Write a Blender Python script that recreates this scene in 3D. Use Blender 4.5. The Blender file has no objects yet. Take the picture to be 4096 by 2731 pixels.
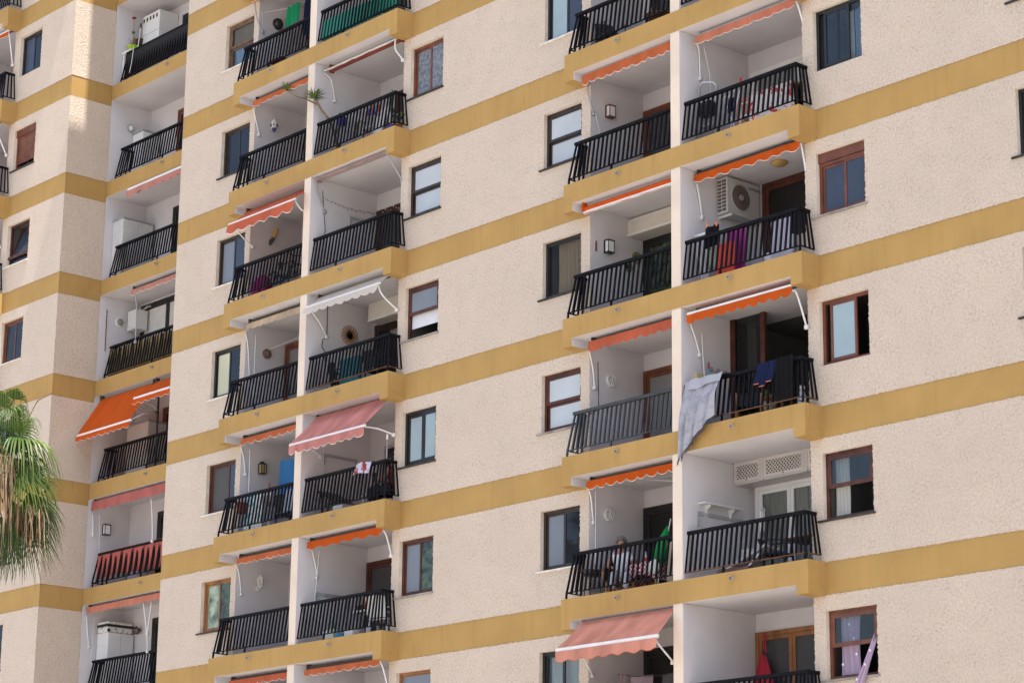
import bpy, bmesh, math, random
from mathutils import Vector, Matrix, noise
R = math.radians
random.seed(7)
S = bpy.context.scene
COL = S.collection

# ------------------------------------------------------------------ camera, sky, sun, exposure
CAM = Vector((34.6825, -31.9176, -13.1280))
YAW, PITCH, ROLL, FPX = 0.855379, 0.264261, 0.012264, 9786.086
cam = bpy.data.cameras.new('Camera'); co = bpy.data.objects.new('Camera', cam); COL.objects.link(co)
fw = Vector((-math.sin(YAW)*math.cos(PITCH), math.cos(YAW)*math.cos(PITCH), math.sin(PITCH)))
rt = Vector((math.cos(YAW), math.sin(YAW), 0)); up = rt.cross(fw)
r2 = rt*math.cos(ROLL)+up*math.sin(ROLL); u2 = up*math.cos(ROLL)-rt*math.sin(ROLL)
m = Matrix((r2, u2, -fw)).transposed().to_4x4(); m.translation = CAM
co.matrix_world = m
cam.sensor_width = 36.0; cam.lens = FPX/4096*36.0; cam.clip_end = 5000
S.camera = co

SUN_EL, SUN_SLOPE = R(72), 0.088          # the sun stands almost in the plane of the facade, high, to the right
hx, hy = 1.0, -SUN_SLOPE
hl = math.hypot(hx, hy)
SUN_DIR = Vector((hx/hl*math.cos(SUN_EL), hy/hl*math.cos(SUN_EL), math.sin(SUN_EL)))
W = bpy.data.worlds.new('World'); S.world = W; W.use_nodes = True
nt = W.node_tree; nt.nodes.clear()
sky = nt.nodes.new('ShaderNodeTexSky'); sky.sky_type = 'NISHITA'; sky.sun_disc = False
sky.sun_elevation = SUN_EL; sky.sun_rotation = math.atan2(hx, hy); sky.dust_density = 3.0; sky.air_density = 1.0; sky.ozone_density = 1.0
bg = nt.nodes.new('ShaderNodeBackground'); bg.inputs[1].default_value = 0.14
ow = nt.nodes.new('ShaderNodeOutputWorld')
nt.links.new(sky.outputs[0], bg.inputs[0]); nt.links.new(bg.outputs[0], ow.inputs[0])
sl = bpy.data.lights.new('Sun', 'SUN'); sl.energy = 5.0; sl.angle = R(0.53); sl.color = (1.0, 0.95, 0.87)
so = bpy.data.objects.new('Sun', sl); COL.objects.link(so)
so.rotation_euler = SUN_DIR.to_track_quat('Z', 'Y').to_euler()
S.view_settings.view_transform = 'Standard'; S.view_settings.look = 'None'
S.view_settings.gamma = 1.0; S.view_settings.use_curve_mapping = False
S.view_settings.exposure = 1.08
try:
    S.cycles.max_bounces = 8; S.cycles.diffuse_bounces = 5; S.cycles.transparent_max_bounces = 16
except Exception: pass

# ------------------------------------------------------------------ materials
MATS = {}
def mat(name, rgb, rough=0.7, var=0.08, vscale=3.0, bump=0.0, bscale=40.0, spec=0.3, metal=0.0, stretch=None, dark=None):
    """plain procedural paint / cloth / metal: base colour with a soft noise variation and optional bump"""
    if name in MATS: return MATS[name]
    M = bpy.data.materials.new(name); M.use_nodes = True; N = M.node_tree; b = N.nodes['Principled BSDF']
    g = N.nodes.new('ShaderNodeNewGeometry'); mp = N.nodes.new('ShaderNodeMapping')
    if stretch: mp.inputs['Scale'].default_value = stretch
    N.links.new(g.outputs['Position'], mp.inputs[0])
    n = N.nodes.new('ShaderNodeTexNoise'); n.inputs['Scale'].default_value = vscale; n.inputs['Detail'].default_value = 5
    N.links.new(mp.outputs[0], n.inputs['Vector'])
    r = N.nodes.new('ShaderNodeMix'); r.data_type = 'RGBA'
    d = dark or tuple(c*(1-2.0*var) for c in rgb)
    l = tuple(min(1, c*(1+2.0*var)) for c in rgb) if not dark else rgb
    r.inputs[6].default_value = (*d, 1); r.inputs[7].default_value = (*l, 1)
    cr = N.nodes.new('ShaderNodeMapRange'); cr.inputs[1].default_value = 0.3; cr.inputs[2].default_value = 0.7
    N.links.new(n.outputs['Fac'], cr.inputs[0]); N.links.new(cr.outputs[0], r.inputs[0])
    N.links.new(r.outputs[2], b.inputs['Base Color'])
    b.inputs['Roughness'].default_value = rough; b.inputs['Metallic'].default_value = metal
    b.inputs['Specular IOR Level'].default_value = spec
    if bump:
        n2 = N.nodes.new('ShaderNodeTexNoise'); n2.inputs['Scale'].default_value = bscale; n2.inputs['Detail'].default_value = 4
        N.links.new(g.outputs['Position'], n2.inputs['Vector'])
        bp = N.nodes.new('ShaderNodeBump'); bp.inputs['Strength'].default_value = bump; bp.inputs['Distance'].default_value = 0.01
        N.links.new(n2.outputs['Fac'], bp.inputs['Height']); N.links.new(bp.outputs[0], b.inputs['Normal'])
    MATS[name] = M; return M

def stucco_mat(name, rgb):
    M = bpy.data.materials.new(name); M.use_nodes = True; N = M.node_tree; b = N.nodes['Principled BSDF']; L = N.links.new
    g = N.nodes.new('ShaderNodeNewGeometry')
    def noi(s, d, ro=0.55):
        n = N.nodes.new('ShaderNodeTexNoise'); n.inputs['Scale'].default_value = s; n.inputs['Detail'].default_value = d
        n.inputs['Roughness'].default_value = ro; L(g.outputs['Position'], n.inputs['Vector']); return n.outputs['Fac']
    def rng(src, a, c, lo=0., hi=1.):
        k = N.nodes.new('ShaderNodeMapRange'); k.inputs[1].default_value = a; k.inputs[2].default_value = c
        k.inputs[3].default_value = lo; k.inputs[4].default_value = hi; L(src, k.inputs[0]); return k.outputs[0]
    def mix(f, a, c):
        k = N.nodes.new('ShaderNodeMix'); k.data_type = 'RGBA'
        L(f, k.inputs[0])
        for i, v in ((6, a), (7, c)):
            if isinstance(v, tuple): k.inputs[i].default_value = (*v, 1)
            else: L(v, k.inputs[i])
        return k.outputs[2]
    def mth(op, a, c):
        k = N.nodes.new('ShaderNodeMath'); k.operation = op
        for i, v in ((0, a), (1, c)):
            if isinstance(v, (int, float)): k.inputs[i].default_value = v
            else: L(v, k.inputs[i])
        return k.outputs[0]
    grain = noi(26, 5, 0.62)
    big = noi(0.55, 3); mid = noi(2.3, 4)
    pit_shade = rng(noi(22, 5, 0.75), 0.50, 0.68)                       # dark specks painted in as shade in the hollows of the thrown plaster
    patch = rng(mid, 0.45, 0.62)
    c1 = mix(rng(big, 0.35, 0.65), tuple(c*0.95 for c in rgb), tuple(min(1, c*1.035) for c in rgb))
    c2 = mix(rng(grain, 0.34, 0.6), (rgb[0]*.84, rgb[1]*.80, rgb[2]*.75), c1)  # low grain darkened too: shade of the hollows put into the colour
    c3 = mix(mth('MULTIPLY', pit_shade, mth('ADD', 0.30, mth('MULTIPLY', patch, 0.55))), c2, (rgb[0]*.50, rgb[1]*.45, rgb[2]*.39))
    L(c3, b.inputs['Base Color']); b.inputs['Roughness'].default_value = 0.95; b.inputs['Specular IOR Level'].default_value = 0.1
    v = N.nodes.new('ShaderNodeTexVoronoi'); v.inputs['Scale'].default_value = 34; L(g.outputs['Position'], v.inputs['Vector'])
    h = mth('ADD', mth('ADD', mth('MULTIPLY', grain, .8), mth('MULTIPLY', noi(9, 6, .75), .9)), mth('MULTIPLY', v.outputs['Distance'], 0.12))
    bp = N.nodes.new('ShaderNodeBump'); bp.inputs['Strength'].default_value = 1.0; bp.inputs['Distance'].default_value = 0.045
    L(h, bp.inputs['Height']); L(bp.outputs[0], b.inputs['Normal'])
    MATS[name] = M; return M

def ochre_mat(name, rgb):
    """yellow paint with faint vertical rain streaks and rusty run marks"""
    M = bpy.data.materials.new(name); M.use_nodes = True; N = M.node_tree; b = N.nodes['Principled BSDF']; L = N.links.new
    g = N.nodes.new('ShaderNodeNewGeometry')
    def noi(s, d, sc):
        mp = N.nodes.new('ShaderNodeMapping'); mp.inputs['Scale'].default_value = sc; L(g.outputs['Position'], mp.inputs[0])
        n = N.nodes.new('ShaderNodeTexNoise'); n.inputs['Scale'].default_value = s; n.inputs['Detail'].default_value = d
        L(mp.outputs[0], n.inputs['Vector']); return n.outputs['Fac']
    def rng(src, a, c, lo=0., hi=1.):
        k = N.nodes.new('ShaderNodeMapRange'); k.inputs[1].default_value = a; k.inputs[2].default_value = c
        k.inputs[3].default_value = lo; k.inputs[4].default_value = hi; L(src, k.inputs[0]); return k.outputs[0]
    def mix(f, a, c):
        k = N.nodes.new('ShaderNodeMix'); k.data_type = 'RGBA'; L(f, k.inputs[0])
        for i, v in ((6, a), (7, c)):
            if isinstance(v, tuple): k.inputs[i].default_value = (*v, 1)
            else: L(v, k.inputs[i])
        return k.outputs[2]
    c1 = mix(rng(noi(1.2, 4, (1, 1, 1)), .3, .7), tuple(c*.92 for c in rgb), tuple(c*1.06 for c in rgb))
    c2 = mix(rng(noi(2.6, 4, (3, 3, .25)),   .5, .8, 0, .30), c1, (rgb[0]*.72, rgb[1]*.60, rgb[2]*.45))
    c3 = mix(rng(noi(3.2, 5, (2.2, 2.2, .22)), .68, .78, 0, .55), c2, (.30, .13, .03))
    L(c3, b.inputs['Base Color']); b.inputs['Roughness'].default_value = .8; b.inputs['Specular IOR Level'].default_value = .2
    n2 = noi(60, 3, (1, 1, 1)); bp = N.nodes.new('ShaderNodeBump'); bp.inputs['Strength'].default_value = .15; bp.inputs['Distance'].default_value = .01
    L(n2, bp.inputs['Height']); L(bp.outputs[0], b.inputs['Normal'])
    MATS[name] = M; return M

def cloth_mat(name, rgb, trans=0.35, var=0.07, fade=None):
    """thin woven cloth: part of the light comes through"""
    if name in MATS: return MATS[name]
    M = mat(name, rgb, 0.9, var*.75, 2.0, 0.2, 55, 0.1, dark=fade, stretch=(1.6, .7, .5)); N = M.node_tree; b = N.nodes['Principled BSDF']; L = N.links.new
    col = b.inputs['Base Color'].links[0].from_socket
    t = N.nodes.new('ShaderNodeBsdfTranslucent'); L(col, t.inputs[0])
    mx = N.nodes.new('ShaderNodeMixShader'); mx.inputs[0].default_value = trans
    L(b.outputs[0], mx.inputs[1]); L(t.outputs[0], mx.inputs[2])
    out = [n for n in N.nodes if n.type == 'OUTPUT_MATERIAL'][0]; L(mx.outputs[0], out.inputs[0]); return M

def glass_mat(name, tint=(.75, .8, .82), refl=1.0):
    if name in MATS: return MATS[name]
    M = bpy.data.materials.new(name); M.use_nodes = True; N = M.node_tree; L = N.links.new; N.nodes.clear()
    out = N.nodes.new('ShaderNodeOutputMaterial'); t = N.nodes.new('ShaderNodeBsdfTransparent'); t.inputs[0].default_value = (*tint, 1)
    gl = N.nodes.new('ShaderNodeBsdfGlossy'); gl.inputs['Roughness'].default_value = 0.02
    f = N.nodes.new('ShaderNodeLayerWeight'); f.inputs[0].default_value = .5
    n = N.nodes.new('ShaderNodeTexNoise'); n.inputs['Scale'].default_value = 1.5; g = N.nodes.new('ShaderNodeNewGeometry'); L(g.outputs['Position'], n.inputs['Vector'])
    bp = N.nodes.new('ShaderNodeBump'); bp.inputs['Strength'].default_value = .03; L(n.outputs['Fac'], bp.inputs['Height']); L(bp.outputs[0], gl.inputs['Normal'])
    pw = N.nodes.new('ShaderNodeMath'); pw.operation = 'POWER'; pw.inputs[1].default_value = 4.0; L(f.outputs['Facing'], pw.inputs[0])
    mm = N.nodes.new('ShaderNodeMath'); mm.operation = 'MULTIPLY_ADD'; mm.inputs[1].default_value = .9*refl; mm.inputs[2].default_value = .045*refl; L(pw.outputs[0], mm.inputs[0])
    mx = N.nodes.new('ShaderNodeMixShader'); L(mm.outputs[0], mx.inputs[0]); L(t.outputs[0], mx.inputs[1]); L(gl.outputs[0], mx.inputs[2]); L(mx.outputs[0], out.inputs[0])
    MATS[name] = M; return M

def check_mat(name, a, c, scale):
    M = bpy.data.materials.new(name); M.use_nodes = True; N = M.node_tree; b = N.nodes['Principled BSDF']
    g = N.nodes.new('ShaderNodeTexCoord'); k = N.nodes.new('ShaderNodeTexChecker'); k.inputs['Scale'].default_value = scale
    k.inputs[1].default_value = (*a, 1); k.inputs[2].default_value = (*c, 1)
    mp = N.nodes.new('ShaderNodeMapping'); mp.inputs['Location'].default_value = (.013, .017, .011); N.links.new(g.outputs['Object'], mp.inputs[0])
    N.links.new(mp.outputs[0], k.inputs[0]); N.links.new(k.outputs[0], b.inputs['Base Color']); b.inputs['Roughness'].default_value = .9
    MATS[name] = M; return M

def print_mat(name, base, ink, scale, lo, hi, trans=.2):
    """cloth with a scribbled print"""
    M = bpy.data.materials.new(name); M.use_nodes = True; N = M.node_tree; b = N.nodes['Principled BSDF']; L = N.links.new
    g = N.nodes.new('ShaderNodeTexCoord'); n = N.nodes.new('ShaderNodeTexNoise'); n.inputs['Scale'].default_value = scale; n.inputs['Detail'].default_value = 3
    n.inputs['Distortion'].default_value = 1.2; L(g.outputs['Object'], n.inputs['Vector'])
    k = N.nodes.new('ShaderNodeMapRange'); k.inputs[1].default_value = lo; k.inputs[2].default_value = hi; L(n.outputs['Fac'], k.inputs[0])
    x = N.nodes.new('ShaderNodeMix'); x.data_type = 'RGBA'; x.inputs[6].default_value = (*base, 1); x.inputs[7].default_value = (*ink, 1)
    L(k.outputs[0], x.inputs[0]); L(x.outputs[2], b.inputs['Base Color']); b.inputs['Roughness'].default_value = .9
    MATS[name] = M; return M

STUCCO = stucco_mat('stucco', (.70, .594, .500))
REVEAL = mat('reveal', (.68, .59, .49), .9, .05, 5, .25, 30)
PILLAR = mat('pillar_paint', (.69, .58, .475), .85, .04, 1.5, .35, 24)
OCHRE = ochre_mat('ochre', (.41, .255, .088))
WHITE = mat('white_plaster', (.585, .56, .575), .85, .03, 1.2, .15, 30, .2)
TILE = mat('terracotta_tile', (.17, .095, .065), .5, .1, 3)
CABIN = mat('cabinet_paint', (.50, .465, .45), .5, .03)
WHITEP = mat('white_paint', (.70, .69, .68), .4, .03)
BLACK = mat('black_iron', (.006, .006, .008), .6, .15, 8, spec=.1)
GREYIRON = mat('grey_iron', (.035, .038, .042), .45, .15, 8, spec=.45)
RUST = mat('rust', (.11, .05, .025), .8, .2, 9)
ALU = mat('aluminium', (.55, .55, .56), .35, .05, metal=.8)
GREYM = mat('grey_metal', (.33, .33, .34), .45, .06, spec=.4)
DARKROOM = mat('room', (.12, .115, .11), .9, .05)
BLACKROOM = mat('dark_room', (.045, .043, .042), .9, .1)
FBLACK = mat('frame_black', (.012, .012, .013), .35, .1, spec=.5)
FDBROWN = mat('frame_dark_brown', (.028, .017, .013), .4, .2, 6, spec=.45)
FBROWN = mat('frame_brown', (.085, .030, .016), .45, .25, 5, spec=.4, stretch=(1, 1, .2))
FRED = mat('frame_red_brown', (.135, .042, .021), .4, .15, 5, spec=.45)
FWORN = mat('frame_worn_brown', (.14, .085, .055), .7, .25, 6)
FWOOD = mat('frame_wood', (.25, .105, .038), .5, .2, 5, spec=.4, stretch=(1, 1, .2))
FMAR = mat('frame_maroon', (.07, .02, .012), .45, .2, 5, spec=.4)
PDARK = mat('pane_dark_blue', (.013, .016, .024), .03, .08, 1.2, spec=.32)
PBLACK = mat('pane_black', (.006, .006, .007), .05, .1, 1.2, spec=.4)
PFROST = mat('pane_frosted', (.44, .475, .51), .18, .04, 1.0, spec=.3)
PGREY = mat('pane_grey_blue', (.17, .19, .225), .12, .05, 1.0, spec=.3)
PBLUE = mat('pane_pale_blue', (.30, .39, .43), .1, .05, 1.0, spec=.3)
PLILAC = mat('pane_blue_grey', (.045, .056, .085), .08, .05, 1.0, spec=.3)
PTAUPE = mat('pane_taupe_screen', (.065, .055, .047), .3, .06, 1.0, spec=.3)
PGREEN = mat('pane_painted_reflection', (.23, .28, .20), .1, .35, 5.0, spec=.5)  # mottled green paints the palm reflection into the pane colour
PDGREEN = mat('pane_dark_green', (.035, .05, .03), .06, .6, 6.0, spec=.5)  # dark mottled green, painted in place of palm reflections
PYELLOW = mat('blind_yellow', (.50, .50, .36), .5, .05, 1.0)
PZEBRA = print_mat('lace_pane', (.10, .12, .145), (.19, .215, .245), 14.0, .45, .55)
GLASS = glass_mat('glass', (.82, .86, .88), 1.0)
GLASSD = glass_mat('glass_dim', (.8, .78, .74), .3)
SILLD = mat('sill_dark', (.035, .033, .032), .6, .2, 6)
SILLW = mat('sill_white', (.66, .62, .58), .7, .08, 6)
SILLG = mat('sill_grey', (.27, .25, .24), .8, .15, 6)
CURT = cloth_mat('curtain_white', (.66, .64, .60), .3, .04)
CURTT = cloth_mat('curtain_taupe', (.46, .40, .33), .2, .05)
CURTB = cloth_mat('curtain_blue', (.30, .40, .52), .2, .05)

# ------------------------------------------------------------------ mesh helpers
ORG = {}                                    # object name -> world position of its origin
class MB:
    def __init__(s): s.v = []; s.f = []; s.m = []
    def face(s, pts, mi=0):
        i = len(s.v); s.v += [Vector(p) for p in pts]; s.f.append(list(range(i, i+len(pts)))); s.m.append(mi); return s
    def box(s, x0, x1, y0, y1, z0, z1, mi=0, mats=None):
        """mats: dict of face key ('-x','+x','-y','+y','-z','+z') -> material index"""
        q = mats or {}
        P = lambda a, b, c: (a, b, c)
        F = {'-x': [P(x0,y1,z0),P(x0,y0,z0),P(x0,y0,z1),P(x0,y1,z1)], '+x': [P(x1,y0,z0),P(x1,y1,z0),P(x1,y1,z1),P(x1,y0,z1)],
             '-y': [P(x0,y0,z0),P(x1,y0,z0),P(x1,y0,z1),P(x0,y0,z1)], '+y': [P(x1,y1,z0),P(x0,y1,z0),P(x0,y1,z1),P(x1,y1,z1)],
             '-z': [P(x0,y1,z0),P(x1,y1,z0),P(x1,y0,z0),P(x0,y0,z0)], '+z': [P(x0,y0,z1),P(x1,y0,z1),P(x1,y1,z1),P(x0,y1,z1)]}
        for k, pts in F.items():
            if q.get(k, 0) is None: continue
            s.face(pts, q.get(k, mi))
        return s
    def bar(s, a, b, w, t, mi=0, side=None):
        """rectangular bar from a to b; w along `side`, t across"""
        a, b = Vector(a), Vector(b); d = (b-a).normalized()
        sd = Vector(side) if side else (Vector((0, 0, 1)) if abs(d.z) < .8 else Vector((1, 0, 0)))
        sd = (sd - d*sd.dot(d)).normalized(); n = d.cross(sd)
        c = [(sd*w/2+n*t/2), (-sd*w/2+n*t/2), (-sd*w/2-n*t/2), (sd*w/2-n*t/2)]
        i = len(s.v); s.v += [a+k for k in c]+[b+k for k in c]
        for k in range(4): s.f.append([i+k, i+(k+1) % 4, i+4+(k+1) % 4, i+4+k]); s.m.append(mi)
        s.f += [[i+3, i+2, i+1, i], [i+4, i+5, i+6, i+7]]; s.m += [mi, mi]; return s
    def tube(s, pts, r, n=8, mi=0, cap=True):
        pts = [Vector(p) for p in pts]; rs = r if isinstance(r, (list, tuple)) else [r]*len(pts); base = len(s.v); pn = None
        for k, p in enumerate(pts):
            d = (pts[min(k+1, len(pts)-1)]-pts[max(k-1, 0)]).normalized()
            a = pn if pn else (Vector((0, 0, 1)) if abs(d.z) < .9 else Vector((1, 0, 0)))
            a = (a-d*a.dot(d)).normalized(); pn = a; c = d.cross(a)
            for j in range(n): t = 2*math.pi*j/n; s.v.append(p+(a*math.cos(t)+c*math.sin(t))*rs[k])
        for k in range(len(pts)-1):
            for j in range(n):
                s.f.append([base+k*n+j, base+k*n+(j+1) % n, base+(k+1)*n+(j+1) % n, base+(k+1)*n+j]); s.m.append(mi)
        if cap:
            s.f += [[base+j for j in reversed(range(n))], [base+(len(pts)-1)*n+j for j in range(n)]]; s.m += [mi, mi]
        return s
    def lathe(s, prof, o, axis='z', n=16, mi=0):
        """prof: list of (radius, height) turned about an axis through o"""
        o = Vector(o); base = len(s.v)
        for r, h in prof:
            for j in range(n):
                t = 2*math.pi*j/n; a, b = r*math.cos(t), r*math.sin(t)
                s.v.append(o+(Vector((a, b, h)) if axis == 'z' else Vector((h, a, b)) if axis == 'x' else Vector((b, h, a))))
        for k in range(len(prof)-1):
            for j in range(n): s.f.append([base+k*n+j, base+k*n+(j+1) % n, base+(k+1)*n+(j+1) % n, base+(k+1)*n+j]); s.m.append(mi)
        s.f += [[base+j for j in reversed(range(n))], [base+(len(prof)-1)*n+j for j in range(n)]]; s.m += [mi, mi]; return s
    def grid(s, fn, nu, nv, mi=0, mfn=None):
        base = len(s.v)
        for j in range(nv+1):
            for i in range(nu+1): s.v.append(Vector(fn(i/nu, j/nv)))
        for j in range(nv):
            for i in range(nu):
                a = base+j*(nu+1)+i; s.f.append([a, a+1, a+nu+2, a+nu+1]); s.m.append(mfn(i/nu, j/nv) if mfn else mi)
        return s
    def blob(s, c, r, amp=.15, sub=2, mi=0, seed=0, sc=(1, 1, 1)):
        bm = bmesh.new(); bmesh.ops.create_icosphere(bm, subdivisions=sub, radius=1); i = len(s.v)
        for v in bm.verts:
            k = 1+amp*noise.noise(v.co*2.2+Vector((seed*3.1, seed, 0)))*2
            s.v.append(Vector(c)+Vector((v.co.x*sc[0], v.co.y*sc[1], v.co.z*sc[2]))*r*k)
        for f in bm.faces: s.f.append([i+v.index for v in f.verts]); s.m.append(mi)
        bm.free(); return s
    def build(s, name, mats, parent=None, smooth=False, bevel=0, loc=None):
        if not isinstance(mats, (list, tuple)): mats = [mats]
        o0 = ORG[parent.name] if parent else (Vector(loc) if loc is not None else s.base())
        me = bpy.data.meshes.new(name); me.from_pydata([tuple(v-o0) for v in s.v], [], s.f)
        for k in mats: me.materials.append(k)
        for p, i in zip(me.polygons, s.m): p.material_index = min(i, len(mats)-1); p.use_smooth = smooth
        bm = bmesh.new(); bm.from_mesh(me); bmesh.ops.remove_doubles(bm, verts=bm.verts, dist=1e-5)
        bm.to_mesh(me); bm.free()
        o = bpy.data.objects.new(name, me); COL.objects.link(o)
        if parent: o.parent = parent
        else: o.location = o0
        ORG[o.name] = o0
        if bevel:
            b = o.modifiers.new('bevel', 'BEVEL'); b.width = bevel; b.segments = 2; b.limit_method = 'ANGLE'; b.angle_limit = R(40)
        return o
    def base(s):
        xs = [v.x for v in s.v]; ys = [v.y for v in s.v]; zs = [v.z for v in s.v]
        return Vector(((min(xs)+max(xs))/2, (min(ys)+max(ys))/2, min(zs)))
def tag(o, label, cat, group=None, kind=None):
    if label: o['label'] = label
    if cat: o['category'] = cat
    if group: o['group'] = group
    if kind: o['kind'] = kind
    return o
def thing(name, label, cat, loc, group=None):
    o = bpy.data.objects.new(name, None); COL.objects.link(o); o.location = loc; o.empty_display_size = .2
    ORG[o.name] = Vector(loc); return tag(o, label, cat, group)
def one(mb, name, mats, label, cat, group=None, smooth=False, bevel=0):
    return tag(mb.build(name, mats, None, smooth, bevel), label, cat, group)

# ------------------------------------------------------------------ the building
H, BH, FT, FY = 2.8, .597, .43, -.453         # storey, painted band, fascia depth, fascia front
A0, B0, L0, N0 = -11.96, 0.0, -29.84, 11.97    # left ends of the balcony stacks
BW = 6.377; XE, XW, YR = -14.82, -20.5, 1.3
GZ = -14.75
bld = thing('apartment_building', 'tall beige stucco apartment block with ochre floor bands and stacked balconies', 'apartment building', (0, 0, GZ))
def part(mb, name, mats, label=None, **k):
    o = mb.build(name, mats, bld, **k)
    if label: o['label'] = label
    return o

WINX = {'AL': (A0-1.09, A0+.11), 'AR': (A0+6.34, A0+7.49), 'BL': (-1.12, .05), 'BR': (6.36, 7.53), 'W': (-23.42, -22.25), 'N': (10.87, 12.02)}
KMIN, KMAX = -5, 9
BAYS = {'A': (A0, -4, 4), 'B': (B0, -4, 3), 'L': (L0, 0, 5)}
# storeys for which each window column is built
WINK = {'AL': range(-4, 5), 'AR': range(-4, 5), 'BL': range(-4, 4), 'BR': range(-4, 3), 'W': range(-3, 6), 'N': range(-3, 3)}
def wz(k): return (H*k+.73, H*k+1.94)
def facade(x0, x1, y, zlo, zhi, name, nx=0):
    """one front wall with holes for windows and loggias; the painted bands are separate strips set 12 mm back"""
    holes = []
    for c, (a, b) in WINX.items():
        for k in WINK[c]: holes.append((a, b, *wz(k)))
    for c, (a, k0, k1) in BAYS.items():
        for k in range(k0, k1+1): holes.append((a+.30, a+6.10, H*k-.3, H*(k+1)-FT+.0))
    holes = [h for h in holes if h[0] < x1 and h[1] > x0]
    slots = [(H*k-BH, H*k) for k in range(KMIN, KMAX+1)]
    xs = sorted({x0, x1} | {v for h in holes for v in h[:2] if x0 < v < x1})
    zs = sorted({zlo, zhi} | {v for h in holes for v in h[2:] if zlo < v < zhi} | {v for s_ in slots for v in s_ if zlo < v < zhi})
    mb = MB()
    for i in range(len(xs)-1):
        for j in range(len(zs)-1):
            cx, cz = (xs[i]+xs[i+1])/2, (zs[j]+zs[j+1])/2
            if any(h[0] < cx < h[1] and h[2] < cz < h[3] for h in holes): continue
            if any(s_[0] < cz < s_[1] for s_ in slots): continue
            mb.face([(xs[i], y, zs[j]), (xs[i+1], y, zs[j]), (xs[i+1], y, zs[j+1]), (xs[i], y, zs[j+1])])
    return mb
# ragged lower / upper lip of the thrown plaster along the painted bands
def ragged(mb, x0, x1, y, z, sgn, rnd):
    n = max(2, int((x1-x0)/.035)); px, pz = x0, z
    for i in range(n):
        xa, xb = x0+(x1-x0)*i/n, x0+(x1-x0)*(i+1)/n; d = sgn*(.003+.016*rnd.random()**2)
        mb.face([(xa, y, z), (xb, y, z), (xb-.004, y, z+d), (xa+.004, y, z+d)] if sgn > 0 else [(xa, y, z), (xa+.004, y, z+d), (xb-.004, y, z+d), (xb, y, z)])
rnd = random.Random(3)
def ragged_v(mb, x, y, z0, z1, sgn, rnd):
    n = max(2, int((z1-z0)/.04))
    for i in range(n):
        za, zb = z0+(z1-z0)*i/n, z0+(z1-z0)*(i+1)/n; d = sgn*(.003+.020*rnd.random()**2)
        mb.face([(x, y, za), (x+d, y, za+.004), (x+d, y, zb-.004), (x, y, zb)] if sgn > 0 else [(x, y, zb), (x+d, y, zb-.004), (x+d, y, za+.004), (x, y, za)])
def skip(x0, x1):
    """x-intervals of the main front not covered by balcony slabs"""
    cuts = sorted((a, a+BW) for a, *_ in BAYS.values() if a < x1 and a+BW > x0); out = []; p = x0
    for a, b in cuts:
        if a > p: out.append((p, a))
        p = max(p, b)
    if p < x1: out.append((p, x1))
    return out
for nm, xa, xb in (('main', XE, 27.0), ('wing', -33.0, XW)):
    mb = facade(xa, xb, 0, GZ, 28.0 if nm == 'wing' else 40.0, nm)  # main wall raised out of view to narrow the sun strip on the return wall
    for c, (a, b) in WINX.items():
        for k in WINK[c]:
            if xa < a < xb:
                z0, z1 = wz(k); ragged_v(mb, a, -.0, z0, z1, 1, rnd); ragged_v(mb, b, -.0, z0, z1, -1, rnd); ragged(mb, a, b, 0, z1, -1, rnd)
    for c, (a, k0, k1) in BAYS.items():
        if xa < a < xb:
            for k in range(k0, k1+1): ragged_v(mb, a+.30, 0, H*k, H*(k+1)-FT, 1, rnd); ragged_v(mb, a+6.10, 0, H*k, H*(k+1)-FT, -1, rnd)
    for k in range(KMIN+1, 6):
        for a, b in skip(xa, xb):
            ragged(mb, a, b, .0, H*k, -1, rnd); ragged(mb, a, b, .0, H*k-BH, 1, rnd)
    if nm == 'main':
        mb.face([(XE, 9, GZ), (XE, 0, GZ), (XE, 0, 40), (XE, 9, 40)]); mb.face([(27, 0, GZ), (27, 9, GZ), (27, 9, 40), (27, 0, 40)])
        mb.face([(27, 9, GZ), (XE, 9, GZ), (XE, 9, 40), (27, 9, 40)]); mb.face([(XE, 0, 40), (27, 0, 40), (27, 9, 40), (XE, 9, 40)])
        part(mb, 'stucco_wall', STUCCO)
    else:
        for k in range(KMIN, KMAX+2):                      # return wall facing the main block
            z0 = H*(k-1) if k > KMIN else GZ
            mb.face([(XW, 0, z0), (XW, YR, z0), (XW, YR, H*k-BH), (XW, 0, H*k-BH)])
        mb.face([(XW, YR, GZ), (XW, 9, GZ), (XW, 9, 28), (XW, YR, 28)]); mb.face([(XW, 9, GZ), (-33, 9, GZ), (-33, 9, 28), (XW, 9, 28)])
        mb.face([(-33, 9, GZ), (-33, 0, GZ), (-33, 0, 28), (-33, 9, 28)])
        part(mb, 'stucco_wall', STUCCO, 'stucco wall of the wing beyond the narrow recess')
def band(x0, x1, k): part(MB().face([(x0, .012, H*k-BH-.05), (x1, .012, H*k-BH-.05), (x1, .012, H*k+.05), (x0, .012, H*k+.05)]), 'painted_band', OCHRE)
for k in range(KMIN, KMAX+1):                              # painted bands
    for xa, xb in ((XE, 27.0), (-33.0, XW)):
        if BAYS['A'][1]-1 < k < BAYS['L'][2]+2:
            for a, b in skip(xa, xb): band(a, b, k)
        else: band(xa, xb, k)
    part(MB().face([(XW-.012, .012, H*k-BH-.05), (XW-.012, YR, H*k-BH-.05), (XW-.012, YR, H*k+.05), (XW-.012, .012, H*k+.05)]), 'painted_band', OCHRE)
# unseen roof overhangs added to shade the fronts and shape the sun strip
mb = MB(); mb.box(XE, 27.6, -2.5, -.002, 26.95, 27.35); mb.box(-33.5, XW, -2.5, 9, 26.95, 27.35); mb.box(XW, -16.6, -2.5, 9, 26.953, 27.347); part(mb, 'added_eave', WHITE)

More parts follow.
